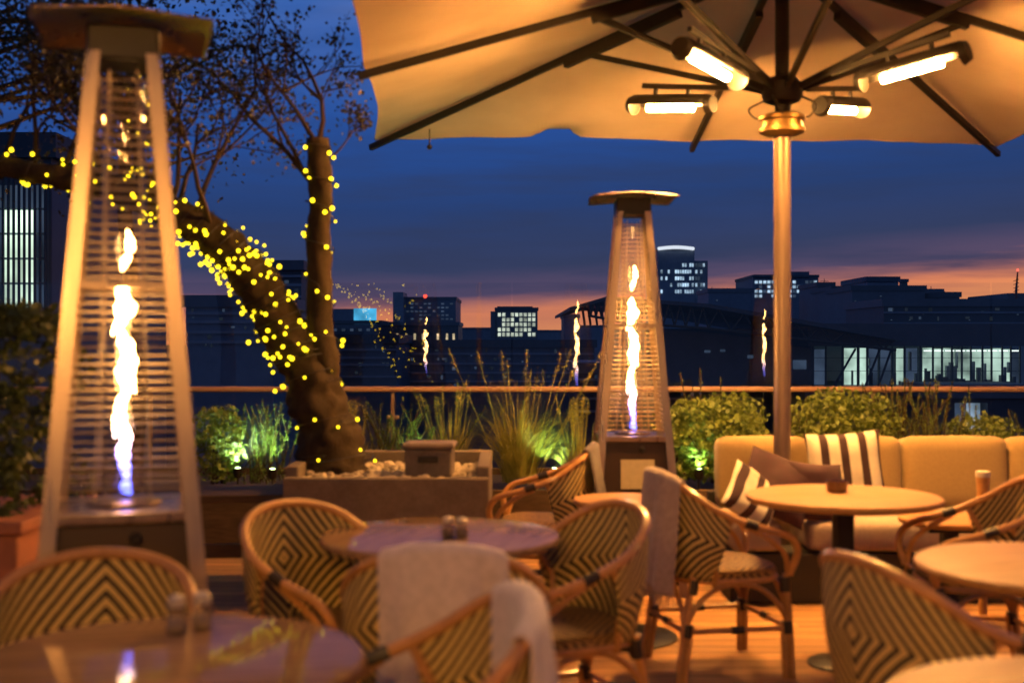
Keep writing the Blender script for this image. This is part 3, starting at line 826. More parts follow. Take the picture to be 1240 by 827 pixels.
# ------------------------------------------------------------------ tree in its planter
PX, PY = P(466, 570, 6.3).x, 6.3
pl = empty('tree_planter', (PX, 6.85, 0), 0, 'grey-brown concrete box planter holding the fairy-lit tree', 'planter')
W_, D_, H_ = 1.095, 1.0, .705
m = MB(); m.box((0, -D_ / 2 + .035, H_ / 2), (W_, .07, H_)); m.build('front_panel', M['concrete'], pl, smooth=False, bevel=.008)
m = MB(); m.box((0, D_ / 2 - .035, H_ / 2 + .03), (W_, .07, H_ + .06)); m.build('back_panel', M['concrete'], pl, smooth=False, bevel=.008)
for s in (-1, 1):
    m = MB(); m.box((s * (W_ / 2 - .035), 0, H_ / 2 + .028), (.07, D_ - .142, H_ + .056)); m.build('side_panel', M['concrete'], pl, smooth=False, bevel=.008)
m = MB(); m.box((0, 0, H_ / 2 - .02), (W_ - .145, D_ - .145, H_ - .03)); m.build('soil', M['soil'], pl, smooth=False)
m = MB(); r4 = random.Random(5)
for i in range(420):
    x, y = r4.uniform(-W_ / 2 + .09, W_ / 2 - .09), r4.uniform(-D_ / 2 + .09, D_ / 2 - .09)
    m.ball((x + PX, y + 6.85, H_ - .03 + r4.random() * .02), r4.uniform(.015, .035), 7, 5, (1, r4.uniform(.7, 1), r4.uniform(.5, .8)))
tag(m.build('pebbles', M['stone']), 'pale rounded pebbles covering the soil around the tree trunk', 'pebbles', kind='stuff')
bx = empty('storage_box', (P(521, 560, 6.62).x, 6.62, H_ - .012), R(-3), 'dark lidded box standing on the pebbles in the tree planter', 'box')
m = MB(); m.box((0, 0, .075), (.255, .20, .15)); m.build('body', M['concrete'], bx, smooth=False, bevel=.01)
m = MB(); m.box((0, 0, .168), (.285, .23, .032)); m.build('lid', pbr('box_lid', (.22, .16, .12), .6), bx, smooth=False, bevel=.012)
m = MB(); m.box((0, -.106, .095), (.11, .012, .035)); m.build('handle', M['darksteel'], bx, smooth=False, bevel=.004)

TD = 6.85
def wob_tube(m, pts, rad, n=14, seed=0, amp=.12, per=6):
    q = crom(pts, per); k = len(q); rr = []
    for i in range(k):
        x = i / (k - 1) * (len(rad) - 1); j = min(int(x), len(rad) - 2); rr.append(rad[j] + (rad[j + 1] - rad[j]) * (x - j))
    o = len(m.v); m.tube(q, rr, n)
    for i in range(o, len(m.v)):
        v = Vector(m.v[i]); c = q[min((i - o) // n, k - 1)]; d = v - c
        f = 1 + amp * noise.noise(v * 7 + Vector((seed, 0, 0))) + amp * .7 * noise.noise(v * 17) + amp * .5 * noise.noise(Vector((v.x * 48, v.y * 48, v.z * 16)))
        m.v[i] = tuple(c + d * f)
    return q, rr
tree = empty('olive_tree', (P(405, 585, TD).x, TD, H_), 0, 'leaning tree wound with yellow fairy lights growing from the concrete planter', 'tree')
O = Vector(tree.location)
L = lambda px, py, d=TD: P(px, py, d) - O
m = MB()
limb, limbr = wob_tube(m, [L(412, 600), L(398, 530), L(372, 455), L(335, 385), L(298, 328, 6.8), L(250, 283, 6.75), L(190, 248, 6.7), L(130, 226, 6.65), L(60, 212, 6.6), L(-30, 196, 6.6)],
                       [.235, .170, .138, .128, .120, .105, .088, .075, .06, .05], 30, 0, .26, 14)
up, upr = wob_tube(m, [L(398, 545), L(396, 470), L(388, 400), L(386, 300), L(388, 230), L(384, 168)], [.10, .090, .074, .068, .066, .067], 24, 3, .22, 14)
thin, thinr = wob_tube(m, [L(185, 250, 6.7), L(170, 200, 6.72), L(166, 140, 6.75), L(162, 80, 6.8), L(150, 10, 6.85)], [.06, .04, .034, .028, .018], 8, 5)
m.build('trunk', M['bark'], tree, angle=180)
# branches and twigs
r5 = random.Random(11)
bm1 = MB(); tips = []
def branch(p, d, length, r, depth):
    pts = [p]; q = p.copy(); dd = d.normalized(); n = 5
    for i in range(n):
        dd = (dd + Vector((r5.gauss(0, .16), r5.gauss(0, .16), r5.gauss(.04, .12)))).normalized()
        q = q + dd * length / n; pts.append(q.copy())
    bm1.tube(pts, [r * (1 - .6 * i / n) for i in range(n + 1)], 5 if depth else 7, False)
    if depth == 0: tips.append((pts[-1], dd)); tips.append((pts[3], dd)); return
    for i in range(r5.choice((2, 3, 3))):
        k = r5.randint(2, n); a = Vector((r5.gauss(0, .55), r5.gauss(0, .55), r5.gauss(.25, .4)))
        branch(pts[k], (dd + a), length * r5.uniform(.45, .7), r * .5, depth - 1)
    tips.append((pts[-1], dd))
for (px, py), (qx, qy), r in [((386, 178), (352, 20), .016), ((386, 170), (402, 30), .017), ((388, 175), (425, 110), .010), ((384, 230), (285, 70), .020), ((366, 205), (300, 60), .014), ((392, 200), (440, 150), .008)]:
    a = L(px, py); b = L(qx, qy, TD + r5.uniform(-.3, .3)); branch(a, b - a, (b - a).length * .8, r, 3)
n_bare = len(tips)
for px in (75, 110, 150, 185, 215, 238, 255, 40, 90, 130, 170, 205, 0):
    py = 262 - (255 - px) * .18 if px < 255 else 275
    qx = px + r5.uniform(-60, 60); qy = r5.uniform(20, 120)
    a = L(px, py, 6.7); b = L(qx, qy, 6.7 + r5.uniform(-.7, .7)); branch(a, b - a, (b - a).length * .75, .018, 3)
bm1.build('branches', M['twig'], tree, angle=180)
lm = MB()
def leaf(m, p, size, rg, asp=.42):
    d = Vector((rg.gauss(0, 1), rg.gauss(0, 1), rg.gauss(0, .8))).normalized(); s = d.cross(Vector((rg.gauss(0, 1), rg.gauss(0, 1), rg.gauss(0, 1)))).normalized() * size * asp
    o = len(m.v); a = p; b = p + d * size
    m.v += [tuple(a), tuple(a.lerp(b, .45) + s), tuple(b), tuple(a.lerp(b, .45) - s)]; m.f.append((o, o + 1, o + 2, o + 3))
for i, (p, d) in enumerate(tips):
    bare = i < n_bare
    for k in range(r5.randint(2, 6) if bare else r5.randint(9, 18)):
        leaf(lm, p + Vector((r5.gauss(0, .035), r5.gauss(0, .035), r5.gauss(0, .035))) * (1 if bare else 1.9), r5.uniform(.018, .036), r5)
lm.build('foliage', M['treeleaf'], tree, smooth=False)

# fairy light strings wound round trunk and limbs
bulb_me = None
def string_lights(path, rad, f0, f1, n, turns, label, seed, cable_r=.0035, spread=1.0, drop=()):
    global bulb_me
    rg = random.Random(seed); k = len(path)
    t = empty('fairy_light_string', O, 0, label, 'string lights', 'fairy light strings on the tree')
    pts = []
    N = 160
    cage = []
    for i in range(N + 1):
        f = f0 + (f1 - f0) * i / N; x = f * (k - 1); j = min(int(x), k - 2)
        c = path[j].lerp(path[j + 1], x - j); r = rad[j] + (rad[j + 1] - rad[j]) * (x - j)
        tg = (path[min(j + 2, k - 1)] - path[max(j - 1, 0)]).normalized()
        x1 = tg.cross(Vector((0, 1, 0))).normalized(); y1 = x1.cross(tg)
        a = 2 * PI * turns * i / N + .6 * math.sin(i * .37 + seed)
        pts.append(c + (x1 * math.cos(a) + y1 * math.sin(a)) * (r * 1.10 + .012))
    m = MB(); m.tube(pts, cable_r, 4); m.build('cable', M['binding'], t)
    for i in range(n):
        f = (i + rg.uniform(-.35, .35)) / n; p = lerp_path(pts, min(max(f, 0), 1)) + Vector((rg.gauss(0, .02), rg.gauss(0, .008), rg.gauss(0, .02)))
        if bulb_me is None:
            b_ = MB(); b_.ball((0, 0, 0), .0112, 8, 6); o = b_.build('bulb', M['bulb'], t); bulb_me = o.data
        else:
            o = bpy.data.objects.new('bulb', bulb_me); col.objects.link(o); o.parent = t
        o.location = p; s_ = rg.uniform(.65, 1.2); o.scale = (s_, s_, s_)
    return t
string_lights(limb, limbr, .20, .50, 98, 11, 'dense yellow fairy lights wound around the thick leaning part of the trunk', 1)
string_lights(limb, limbr, .22, .48, 52, 5, 'second strand of fairy lights crossing the thick leaning part of the trunk', 11)
string_lights(limb, limbr, .44, .70, 96, 9, 'yellow fairy lights on the upper leaning limb just right of the near heater', 2)
string_lights(limb, limbr, .68, .97, 50, 7, 'yellow fairy lights on the outer limb seen behind and left of the near heater', 3)
string_lights(limb, limbr, .03, .20, 16, 2.6, 'few widely spaced fairy lights around the trunk foot above the planter', 4)
string_lights(up, upr, .30, .99, 34, 6, 'sparse fairy lights up the straight cut-off trunk', 5)
string_lights(thin, thinr, .05, .85, 26, 4, 'fairy lights climbing the thin upright branch seen through the near heater', 6)

# ------------------------------------------------------------------ dark tree behind, far left
def crown_tree(name, base, h, sp, label, n, seed, leafm, size, grp):
    rg = random.Random(seed); t = empty(name, base, 0, label, 'tree', grp)
    m = MB(); pts = [(0, 0, 0), (.05, 0, h * .3), (-.05, .05, h * .6), (.03, 0, h * .9)]
    wob_tube(m, pts, [.09, .07, .05, .02], 9, seed)
    cl = []
    for i in range(26):
        z0 = h * rg.uniform(.60, .92); a = rg.uniform(0, 2 * PI); l = sp * rg.uniform(.5, 1) * (1 - .4 * abs(z0 / h - .6))
        e = Vector((math.cos(a) * l, math.sin(a) * l, z0 + l * rg.uniform(.1, .7)))
        m.tube([(0, 0, z0), (e.x * .5, e.y * .5, z0 + (e.z - z0) * .35), e], [.022, .013, .005], 5, False); cl += [e, Vector((e.x * .6, e.y * .6, e.z * .9 + .15))]
    m.build('trunk', M['twig'], t, angle=180)
    m = MB()
    for i in range(n):
        c = rg.choice(cl); leaf(m, c + Vector((rg.gauss(0, 1), rg.gauss(0, 1), rg.gauss(0, .8))) * sp * .2, size * rg.uniform(.6, 1.3), rg)
    m.build('crown', leafm, t, smooth=False)
crown_tree('dark_tree', (-3.5, 7.9, .3), 4.1, 1.1, 'dark leafy tree against the sky at the far left edge', 6500, 21, M['treeleaf'], .04, None)
crown_tree('dark_tree', (-2.75, 8.6, .3), 3.6, .9, 'dark thin-leaved tree between the near heater and the fairy-lit trunk', 2600, 22, M['treeleaf'], .038, None)

# ------------------------------------------------------------------ planting along the glass
BEDZ = .40
bed = empty('planter_trough', (0, 9.05, 0), 0, 'long low dark timber planter trough along the glass balustrade', 'planter')
m = MB(); m.box((.2, -.72, BEDZ / 2), (8.6, .05, BEDZ)); m.build('front_board', M['darkwood'], bed, smooth=False, bevel=.004)
m = MB(); m.box((.2, .72, BEDZ / 2), (8.6, .05, BEDZ)); m.build('back_board', M['darkwood'], bed, smooth=False, bevel=.004)
m = MB(); m.box((.2, 0, BEDZ / 2 - .03), (8.58, 1.38, BEDZ - .04)); m.build('soil', M['soil'], bed, smooth=False)

def box_bush(px, ptop, wpx, d, label, seed, n=2600, deep=None, leafm='boxleaf', name='box_bush', base=BEDZ, boxy=3.0, size=.03, grp='bushes along the glass'):
    rg = random.Random(seed); c = P(px, ptop, d); w = wpx / FPX * d / 2; h = c.z - base
    t = empty(name, (c.x, d, base), 0, label, 'bush', grp)
    m = MB()
    dp = deep or w
    for i in range(n):
        a = rg.uniform(0, 2 * PI); z = rg.uniform(-1, 1); s = math.sqrt(1 - z * z)
        v = Vector((math.cos(a) * s, math.sin(a) * s, z)); q = (abs(v.x) ** boxy + abs(v.y) ** boxy + abs(v.z) ** boxy) ** (-1 / boxy)
        rr = q * (rg.random() ** .25) * (1 + .22 * noise.noise(v * 2.6 + Vector((seed, 0, 0))) + .12 * noise.noise(v * 7))
        p = Vector((v.x * w * rr, v.y * dp * rr, h * .53 + v.z * h * .5 * rr))
        leaf(m, p, size * rg.uniform(.7, 1.4), rg, .5)
    m.build('foliage', M[leafm], t, smooth=False)
    m = MB(); 
    for k in range(5): m.tube([(rg.gauss(0, .03), rg.gauss(0, .03), 0), (rg.gauss(0, w * .4), rg.gauss(0, dp * .4), h * .6)], [.012, .005], 5, False)
    m.build('stems', M['twig'], t)
    return t
def rosemary(px, ptop, wpx, d, label, seed, n=34):
    rg = random.Random(seed); c = P(px, ptop, d); w = wpx / FPX * d / 2; h = c.z - BEDZ
    t = empty('rosemary_bush', (c.x, d, BEDZ), 0, label, 'shrub', 'spiky shrubs along the glass')
    m = MB(); ms = MB()
    for i in range(n):
        b = Vector((rg.gauss(0, w * .35), rg.gauss(0, w * .35), 0)); H = h * rg.uniform(.55, 1.05)
        e = b + Vector((rg.gauss(0, w * .45), rg.gauss(0, w * .4), H)); md = b.lerp(e, .5) + Vector((rg.gauss(0, .04), rg.gauss(0, .04), 0))
        pts = crom([b, md, e], 7); ms.tube(pts, .004, 4, False)
        for k in range(90):
            f = rg.random() ** .8; p = lerp_path(pts, f)
            dr = Vector((rg.gauss(0, 1), rg.gauss(0, 1), rg.uniform(.3, 1.6))).normalized() * rg.uniform(.025, .05) * (1 - .4 * f)
            s = dr.cross(Vector((rg.random(), rg.random(), rg.random()))).normalized() * .0035
            o = len(m.v); m.v += [tuple(p - s), tuple(p + s), tuple(p + dr)]; m.f.append((o, o + 1, o + 2))
    m.build('foliage', M['rosemary'], t, smooth=False); ms.build('stems', M['twig'], t)
def tall_grass(px, ptop, wpx, d, label, seed, n=320):
    rg = random.Random(seed); c = P(px, ptop, d); w = wpx / FPX * d / 2; h = c.z - BEDZ
    t = empty('ornamental_grass', (c.x, d, BEDZ), 0, label, 'grass clump', 'ornamental grasses along the glass')
    m = MB()
    for i in range(n):
        a = rg.uniform(0, 2 * PI); l = rg.random() ** .6; H = h * rg.uniform(.5, 1.05) * (1.05 - .35 * l); rx = w * l * rg.uniform(.7, 1.2)
        b = Vector((math.cos(a) * .06 * rg.random() * 2, math.sin(a) * .06 * rg.random() * 2, 0)); out = Vector((math.cos(a), math.sin(a) * .7, 0)); sd = Vector((-out.y, out.x, 0)).normalized()
        if abs(sd.y) > .8: sd = (sd + Vector((.6, 0, 0))).normalized()
        k = 6; o = len(m.v); wd = rg.uniform(.003, .006)
        for j in range(k + 1):
            f = j / k; z = H * (f * 1.25 - .28 * f ** 3.2 * (1 + l * 1.2)); p = b + out * rx * f ** 1.8 + Vector((0, 0, z)); ww = wd * (1 - f * .9)
            m.v += [tuple(p - sd * ww), tuple(p + sd * ww)]
        for j in range(k): m.f.append((o + 2 * j, o + 2 * j + 1, o + 2 * j + 3, o + 2 * j + 2))
    m.build('blades', M['grass'], t, smooth=False)
    if True:
        m = MB()
        for i in range(14):
            x = rg.gauss(0, w * .5); b = Vector((x * .2, rg.gauss(0, .1), 0)); e = Vector((x, rg.gauss(0, .15), h * rg.uniform(.95, 1.25)))
            m.tube([b, b.lerp(e, .55), e], [.003, .0025, .0015], 4, False)
            for k in range(26):
                p = b.lerp(e, rg.uniform(.8, 1.0)); leaf(m, p + Vector((rg.gauss(0, .008), rg.gauss(0, .008), 0)), .022, rg, .15)
        m.build('seed_heads', M['grass'], t, smooth=False)
box_bush(266, 494, 56, 8.7, 'small rounded dark bush right of the near heater', 31, 1500)
box_bush(868, 482, 112, 8.75, 'clipped rounded box bush between the far heater and the pole', 32, 4600)
box_bush(1018, 479, 126, 8.8, 'clipped rounded box bush right of the pole behind the sofa', 33, 5200)
box_bush(812, 498, 44, 8.6, 'narrow bush tucked behind the far heater', 35, 1200)
box_bush(1190, 506, 84, 8.7, 'low dark bush behind the sofa near the right edge', 36, 2200)
rosemary(318, 490, 74, 8.75, 'feathery green shrub lit from below left of the tree trunk', 41)
rosemary(476, 492, 110, 8.9, 'spiky shrub just right of the fairy-lit trunk foot', 42, 44)
rosemary(838, 452, 40, 8.95, 'tall thin spiky shrub right beside the far heater', 43, 12)
rosemary(912, 494, 40, 9.0, 'small spiky shrub left of the parasol pole', 44, 14)
rosemary(974, 492, 44, 8.7, 'small spiky shrub right of the parasol pole', 45, 16)
rosemary(1112, 464, 96, 8.8, 'largest spiky shrub rising above the rail behind the sofa', 46, 60)
rosemary(1168, 494, 40, 8.9, 'spiky shrub behind the sofa between the low bush and the largest shrub', 47, 14)
rosemary(1222, 498, 44, 8.8, 'spiky shrub behind the sofa at the right edge', 48, 16)
tall_grass(628, 452, 190, 8.75, 'big fountain of ornamental grass left of the far heater', 51, 420)
tall_grass(545, 480, 110, 9.1, 'smaller grass clump behind the dark lidded box', 52, 200)
tall_grass(700, 500, 70, 8.6, 'low grass clump at the foot of the far heater', 53, 160)
tall_grass(432, 500, 60, 9.15, 'low grass clump behind the fairy-lit trunk foot', 54, 120)

def uplight(px, py, d, power, label, colr=(.62, 1.0, .30)):
    p = P(px, py, d); t = empty('garden_uplight', (p.x, d, BEDZ), 0, label, 'spotlight', 'garden uplights')
    m = MB(); m.tube([(0, 0, -.05), (0, 0, .06)], .008, 6); m.build('spike', M['darksteel'], t)
    m = MB(); m.lathe([(.024, .05), (.034, .07), (.036, .12), (.031, .12), (.028, .10)], 16); m.build('housing', M['darksteel'], t)
    m = MB(); m.lathe([(.018, .1215), (.016, .123), (.002, .124)], 14); m.build('lens', M['uplight'], t)
    l = bpy.data.lights.new('uplight_lamp', 'SPOT'); l.energy = power * 2.5; l.color = colr; l.shadow_soft_size = .03; l.spot_size = R(125); l.spot_blend = .6
    lo = bpy.data.objects.new('uplight_lamp', l); col.objects.link(lo); lo.parent = t; lo.location = (0, 0, .14); lo.rotation_euler = (R(180 - 12), 0, 0)
uplight(288, 583, 8.62, 15, 'garden spotlight glowing green-white at the left of the tree planter', (.7, 1, .6))
uplight(330, 583, 8.55, 9, 'garden spotlight glowing under the feathery shrub beside the tree planter')
uplight(672, 575, 8.60, 6, 'garden spotlight glowing in the big grass left of the far heater')
uplight(846, 578, 8.55, 6.5, 'garden spotlight glowing right of the far heater beside the sofa')
uplight(515, 560, 8.60, 5, 'garden spotlight behind the dark lidded box')

# left hedge in its box
hz = .70
t = empty('hedge_planter', (-2.45, 5.0, 0), 0, 'terracotta-coloured box planter under the tall hedge at the left edge', 'planter')
m = MB(); m.box((0, 0, hz / 2), (1.1, .8, hz)); m.build('box', M['terracotta'], t, smooth=False, bevel=.01)
m = MB(); m.box((0, 0, hz + .015), (1.16, .86, .05)); m.build('rim', M['terracotta'], t, smooth=False, bevel=.01)
m = MB(); rg = random.Random(61)
for i in range(9000):
    x, y, z = rg.uniform(-.52, .52), rg.uniform(-.36, .36), rg.uniform(0, .84)
    k = rg.choice((0, 0, 1, 2)); 
    if k == 0: y = -.36 * (1 - .2 * rg.random())
    elif k == 1: x = math.copysign(.52, x) * (1 - .2 * rg.random())
    else: z = .84 * (1 - .1 * rg.random())
    p = Vector((x, y, z)); p += Vector((noise.noise(p * 4), noise.noise(p * 4 + Vector((9, 0, 0))), noise.noise(p * 4 + Vector((0, 9, 0))))) * .10
    leaf(m, p, rg.uniform(.03, .055), rg, .38)
hd = m.build('hedge', M['hedgeleaf'], None, smooth=False, loc=(-2.45, 5.0, hz)); tag(hd, 'tall dark clipped hedge at the left edge behind the near heater', 'hedge')

# dark bench left of the planter
t = empty('wooden_bench', (-1.60, 6.78, 0), R(4), 'dark wooden low table standing left of the concrete tree planter', 'low table')
m = MB(); m.box((0, 0, .57), (.95, .50, .045)); m.build('top', M['darkwood'], t, smooth=False, bevel=.006)
for sx, sy in ((-1, -1), (1, -1), (-1, 1), (1, 1)):
    m = MB(); m.box((sx * .30, sy * .19, .274), (.10, .08, .547)); m.build('leg', M['darkwood'], t, smooth=False, bevel=.005)
m = MB(); m.box((0, -.19, .28), (.495, .04, .075)); m.build('stretcher', M['darkwood'], t, smooth=False, bevel=.004)

# ------------------------------------------------------------------ balustrade
GY = 10.0
bal = empty('glass_balustrade', (0, GY, 0), 0, 'tall clear glass windbreak with a timber handrail mirroring the flames', 'balustrade')
xw = -8.0
while xw < 8.0:
    m = MB(); m.add([(xw + .006, 0, .06), (xw + 1.994, 0, .06), (xw + 1.994, 0, 1.92), (xw + .006, 0, 1.92)], [(0, 1, 2, 3)])
    m.build('glass_panel', M['glass'], bal, smooth=False); xw += 2.0
m = MB(); m.tube([(-8, -.09, 1.035), (8, -.09, 1.035)], .024, 12); m.build('handrail', M['rail'], bal)
for x in (-7, -5, -3, -.99, 1.0, 3.0, 5, 7):
    m = MB(); m.box((x, -.055, .515), (.03, .03, .99)); m.box((x, -.03, .8), (.10, .045, .03)); m.build('post', M['pole'], bal, smooth=False, bevel=.003)
m = MB(); m.box((0, 0, .03), (16, .10, .059)); m.build('floor_channel', M['darksteel'], bal, smooth=False)

# ------------------------------------------------------------------ the city beyond
def bmat(name, base, rough=.6):
    return pbr(name, base, rough, var=.25, scale=.25, bump=0)
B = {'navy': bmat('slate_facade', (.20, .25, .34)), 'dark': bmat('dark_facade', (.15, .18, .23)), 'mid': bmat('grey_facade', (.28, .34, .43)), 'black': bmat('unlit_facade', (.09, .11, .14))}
def lit(name, color, s, sc_=1.2):
    m, t, out = nt(name); b = NB(t)
    tc = b.n('ShaderNodeTexCoord'); oi = b.n('ShaderNodeObjectInfo')
    nz = b.n('ShaderNodeTexNoise'); nz.inputs['Scale'].default_value = sc_; nz.inputs['Detail'].default_value = 3
    ad = b.n('ShaderNodeVectorMath'); ad.operation = 'ADD'; b.l(tc.outputs['Object'], ad.inputs[0]); b.l(oi.outputs['Location'], ad.inputs[1]); b.l(ad.outputs[0], nz.inputs[0])
    e = b.n('ShaderNodeEmission'); e.inputs[0].default_value = (*color, 1)
    k = b.math('ADD', b.math('MULTIPLY', b.math('SUBTRACT', nz.outputs[0], .38, True), 3.2), b.math('MULTIPLY', oi.outputs['Random'], .5))
    b.l(b.math('MULTIPLY', b.math('ADD', k, .15), s), e.inputs[1]); b.l(e.outputs[0], out.inputs[0])
    return m
M['stripglow'] = emit('strip_light_glow', (.85, 1, .92), 1.6)
W = {'cool': lit('cool_lit_window', (.55, .78, 1.0), .9, .6), 'warm': lit('warm_lit_window', (1.0, .78, .45), .9, .6), 'pale': lit('pale_lit_window', (.85, .95, .75), .8, .6),
     'dim': lit('dim_lit_window', (.25, .38, .62), .16, .6), 'bright': lit('bright_lit_glazing', (.72, .95, .74), 1.5, .6), 'faint': lit('faint_lit_window', (.3, .42, .6), .05, .6), 'green': lit('interior_glow', (.62, .88, .72), .75, .8), 'cyan': lit('video_screen_glow', (.08, .50, .85), 1.0, .25)}
GZ = -15.0
def building(label, px0, px1, ptop, d, mat, depth=12, cat='building', name='office_building', group='buildings on the skyline', base=GZ):
    a, b = P(px0, ptop, d), P(px1, ptop, d)
    t = empty(name, ((a.x + b.x) / 2, d + depth / 2, base), 0, label, cat, group)
    m = MB(); h = a.z - base; w = b.x - a.x
    m.box((0, 0, h / 2), (w, depth, h)); m.build('walls', B[mat], t, smooth=False)
    s = d / FPX
    m = MB(); m.box((0, 0, h + .25), (w + .3, depth + .3, .5)); m.build('parapet', B['dark' if mat != 'dark' else 'black'], t, smooth=False)
    t['w0'] = d
    return t
win_cache = {}
def window(t, d, px0, px1, py0, py1, kind, depth=12, frame=True):
    """one window on the facade that faces the terrace"""
    a, b = P(px0, py1, d), P(px1, py0, d); w, h = round(b.x - a.x, 3), round(b.z - a.z, 3)
    key = (w, h, kind)
    if key not in win_cache:
        m = MB(); m.box((0, 0, 0), (w, .06, h)); o = m.build('window', W[kind], t, smooth=False); win_cache[key] = o.data
    else:
        o = bpy.data.objects.new('window', win_cache[key]); col.objects.link(o); o.parent = t
    c = (a + b) / 2; o.location = Vector((c.x, d - .04, c.z)) - Vector(t.location)
    return o
def block(t, d, px0, px1, ptop, pbot, mat, depth=6, name='roof_plant', off=0):
    a, b = P(px0, pbot, d), P(px1, ptop, d); m = MB(); c = Vector(((a.x + b.x) / 2, d + depth / 2 + off, (a.z + b.z) / 2)) - Vector(t.location)
    m.box(c, (b.x - a.x, depth, b.z - a.z)); return m.build(name, B[mat], t, smooth=False)
rw = random.Random(77)
# tower left of centre
d = 210; t = building('dark office tower with a tall left core and red roof light', 477, 552, 363, d, 'navy', 20)
block(t, d, 476.5, 489, 354, 420, 'mid', 8, 'lift_core', -1); block(t, d, 500, 530, 360.5, 363.2, 'dark', 8)
for r_ in range(8):
    for c_ in range(11):
        if rw.random() < .55: window(t, d, 492 + c_ * 5.3, 495.4 + c_ * 5.3, 367 + r_ * 4.6, 368.8 + r_ * 4.6, 'dim')
m = MB(); m.ball((0, 0, 0), .35, 8, 6); o = m.build('aviation_light', emit('red_aviation_glow', (1, .06, .03), 3), t); o.location = P(515, 359, d) - Vector(t.location)
d = 170; t = building('dark low block with a row of small warm lit windows below the office tower', 462, 555, 394, d, 'black', 14)
for x in (480, 491, 501, 511, 529, 540, 548): window(t, d, x, x + 2.6, 404, 413, 'warm')
# block with a lit grid
d = 200; t = building('square office block with a bright grid of lit windows against the orange glow', 600, 651, 376, d, 'dark', 18)
block(t, d, 602, 645, 371, 376.5, 'black', 12); block(t, d, 594, 601, 377, 410, 'dark', 10, 'side_wing')
for r_ in range(5):
    for c_ in range(9):
        if rw.random() < .8: window(t, d, 603 + c_ * 5.2, 606.6 + c_ * 5.2, 379 + r_ * 6, 383.2 + r_ * 6, 'pale')
# screen building
d = 180; t = building('dark block carrying a glowing blue video screen on its roof', 398, 462, 392, d, 'dark', 14)
block(t, d, 400, 430, 374, 393, 'navy', 8, 'upper_storey')
window(t, d, 428.5, 456, 373.5, 392, 'cyan').name = 'video_screen'
for c_ in range(5): window(t, d, 404 + c_ * 10, 408 + c_ * 10, 398, 401, 'dim')
# high rise
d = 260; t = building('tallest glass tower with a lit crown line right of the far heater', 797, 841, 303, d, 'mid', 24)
block(t, d, 838, 858, 315.5, 420, 'navy', 18, 'side_wing', 1)
m = MB()
for i in range(15):
    a = P(798 + i * 2.9, 303 - 1.6 * math.sin(PI * i / 14), d); m.ball((a.x, d - .4, a.z + .3), .42, 6, 4)
m.v = [tuple(Vector(v) - Vector(t.location)) for v in m.v]; m.build('crown_lights', emit('crown_glow', (.8, .88, 1), .9), t)
for r_ in range(5):
    y = 319 + r_ * 8
    for c_ in range(14):
        if rw.random() < (.75 if c_ > 5 else .25): window(t, d, 800 + c_ * 2.9, 802.2 + c_ * 2.9, y, y + 4.2, 'cool')
    for c_ in range(5):
        if rw.random() < .6: o = window(t, d, 842 + c_ * 3, 844.4 + c_ * 3, y, y + 4.2, 'cool' if rw.random() < .7 else 'dim')
# mid rise behind the pole
d = 230; t = building('wide office block with rows of cool lit windows behind the parasol pole', 912, 991, 336, d, 'navy', 18)
block(t, d, 955, 980, 329, 337, 'navy', 10); block(t, d, 913, 940, 332.5, 337, 'dark', 8)
for r_ in range(4):
    for c_ in range(15):
        if rw.random() < .62: window(t, d, 914 + c_ * 5.1, 917.6 + c_ * 5.1, 340 + r_ * 5.6, 343.4 + r_ * 5.6, 'cool' if rw.random() < .75 else 'dim')
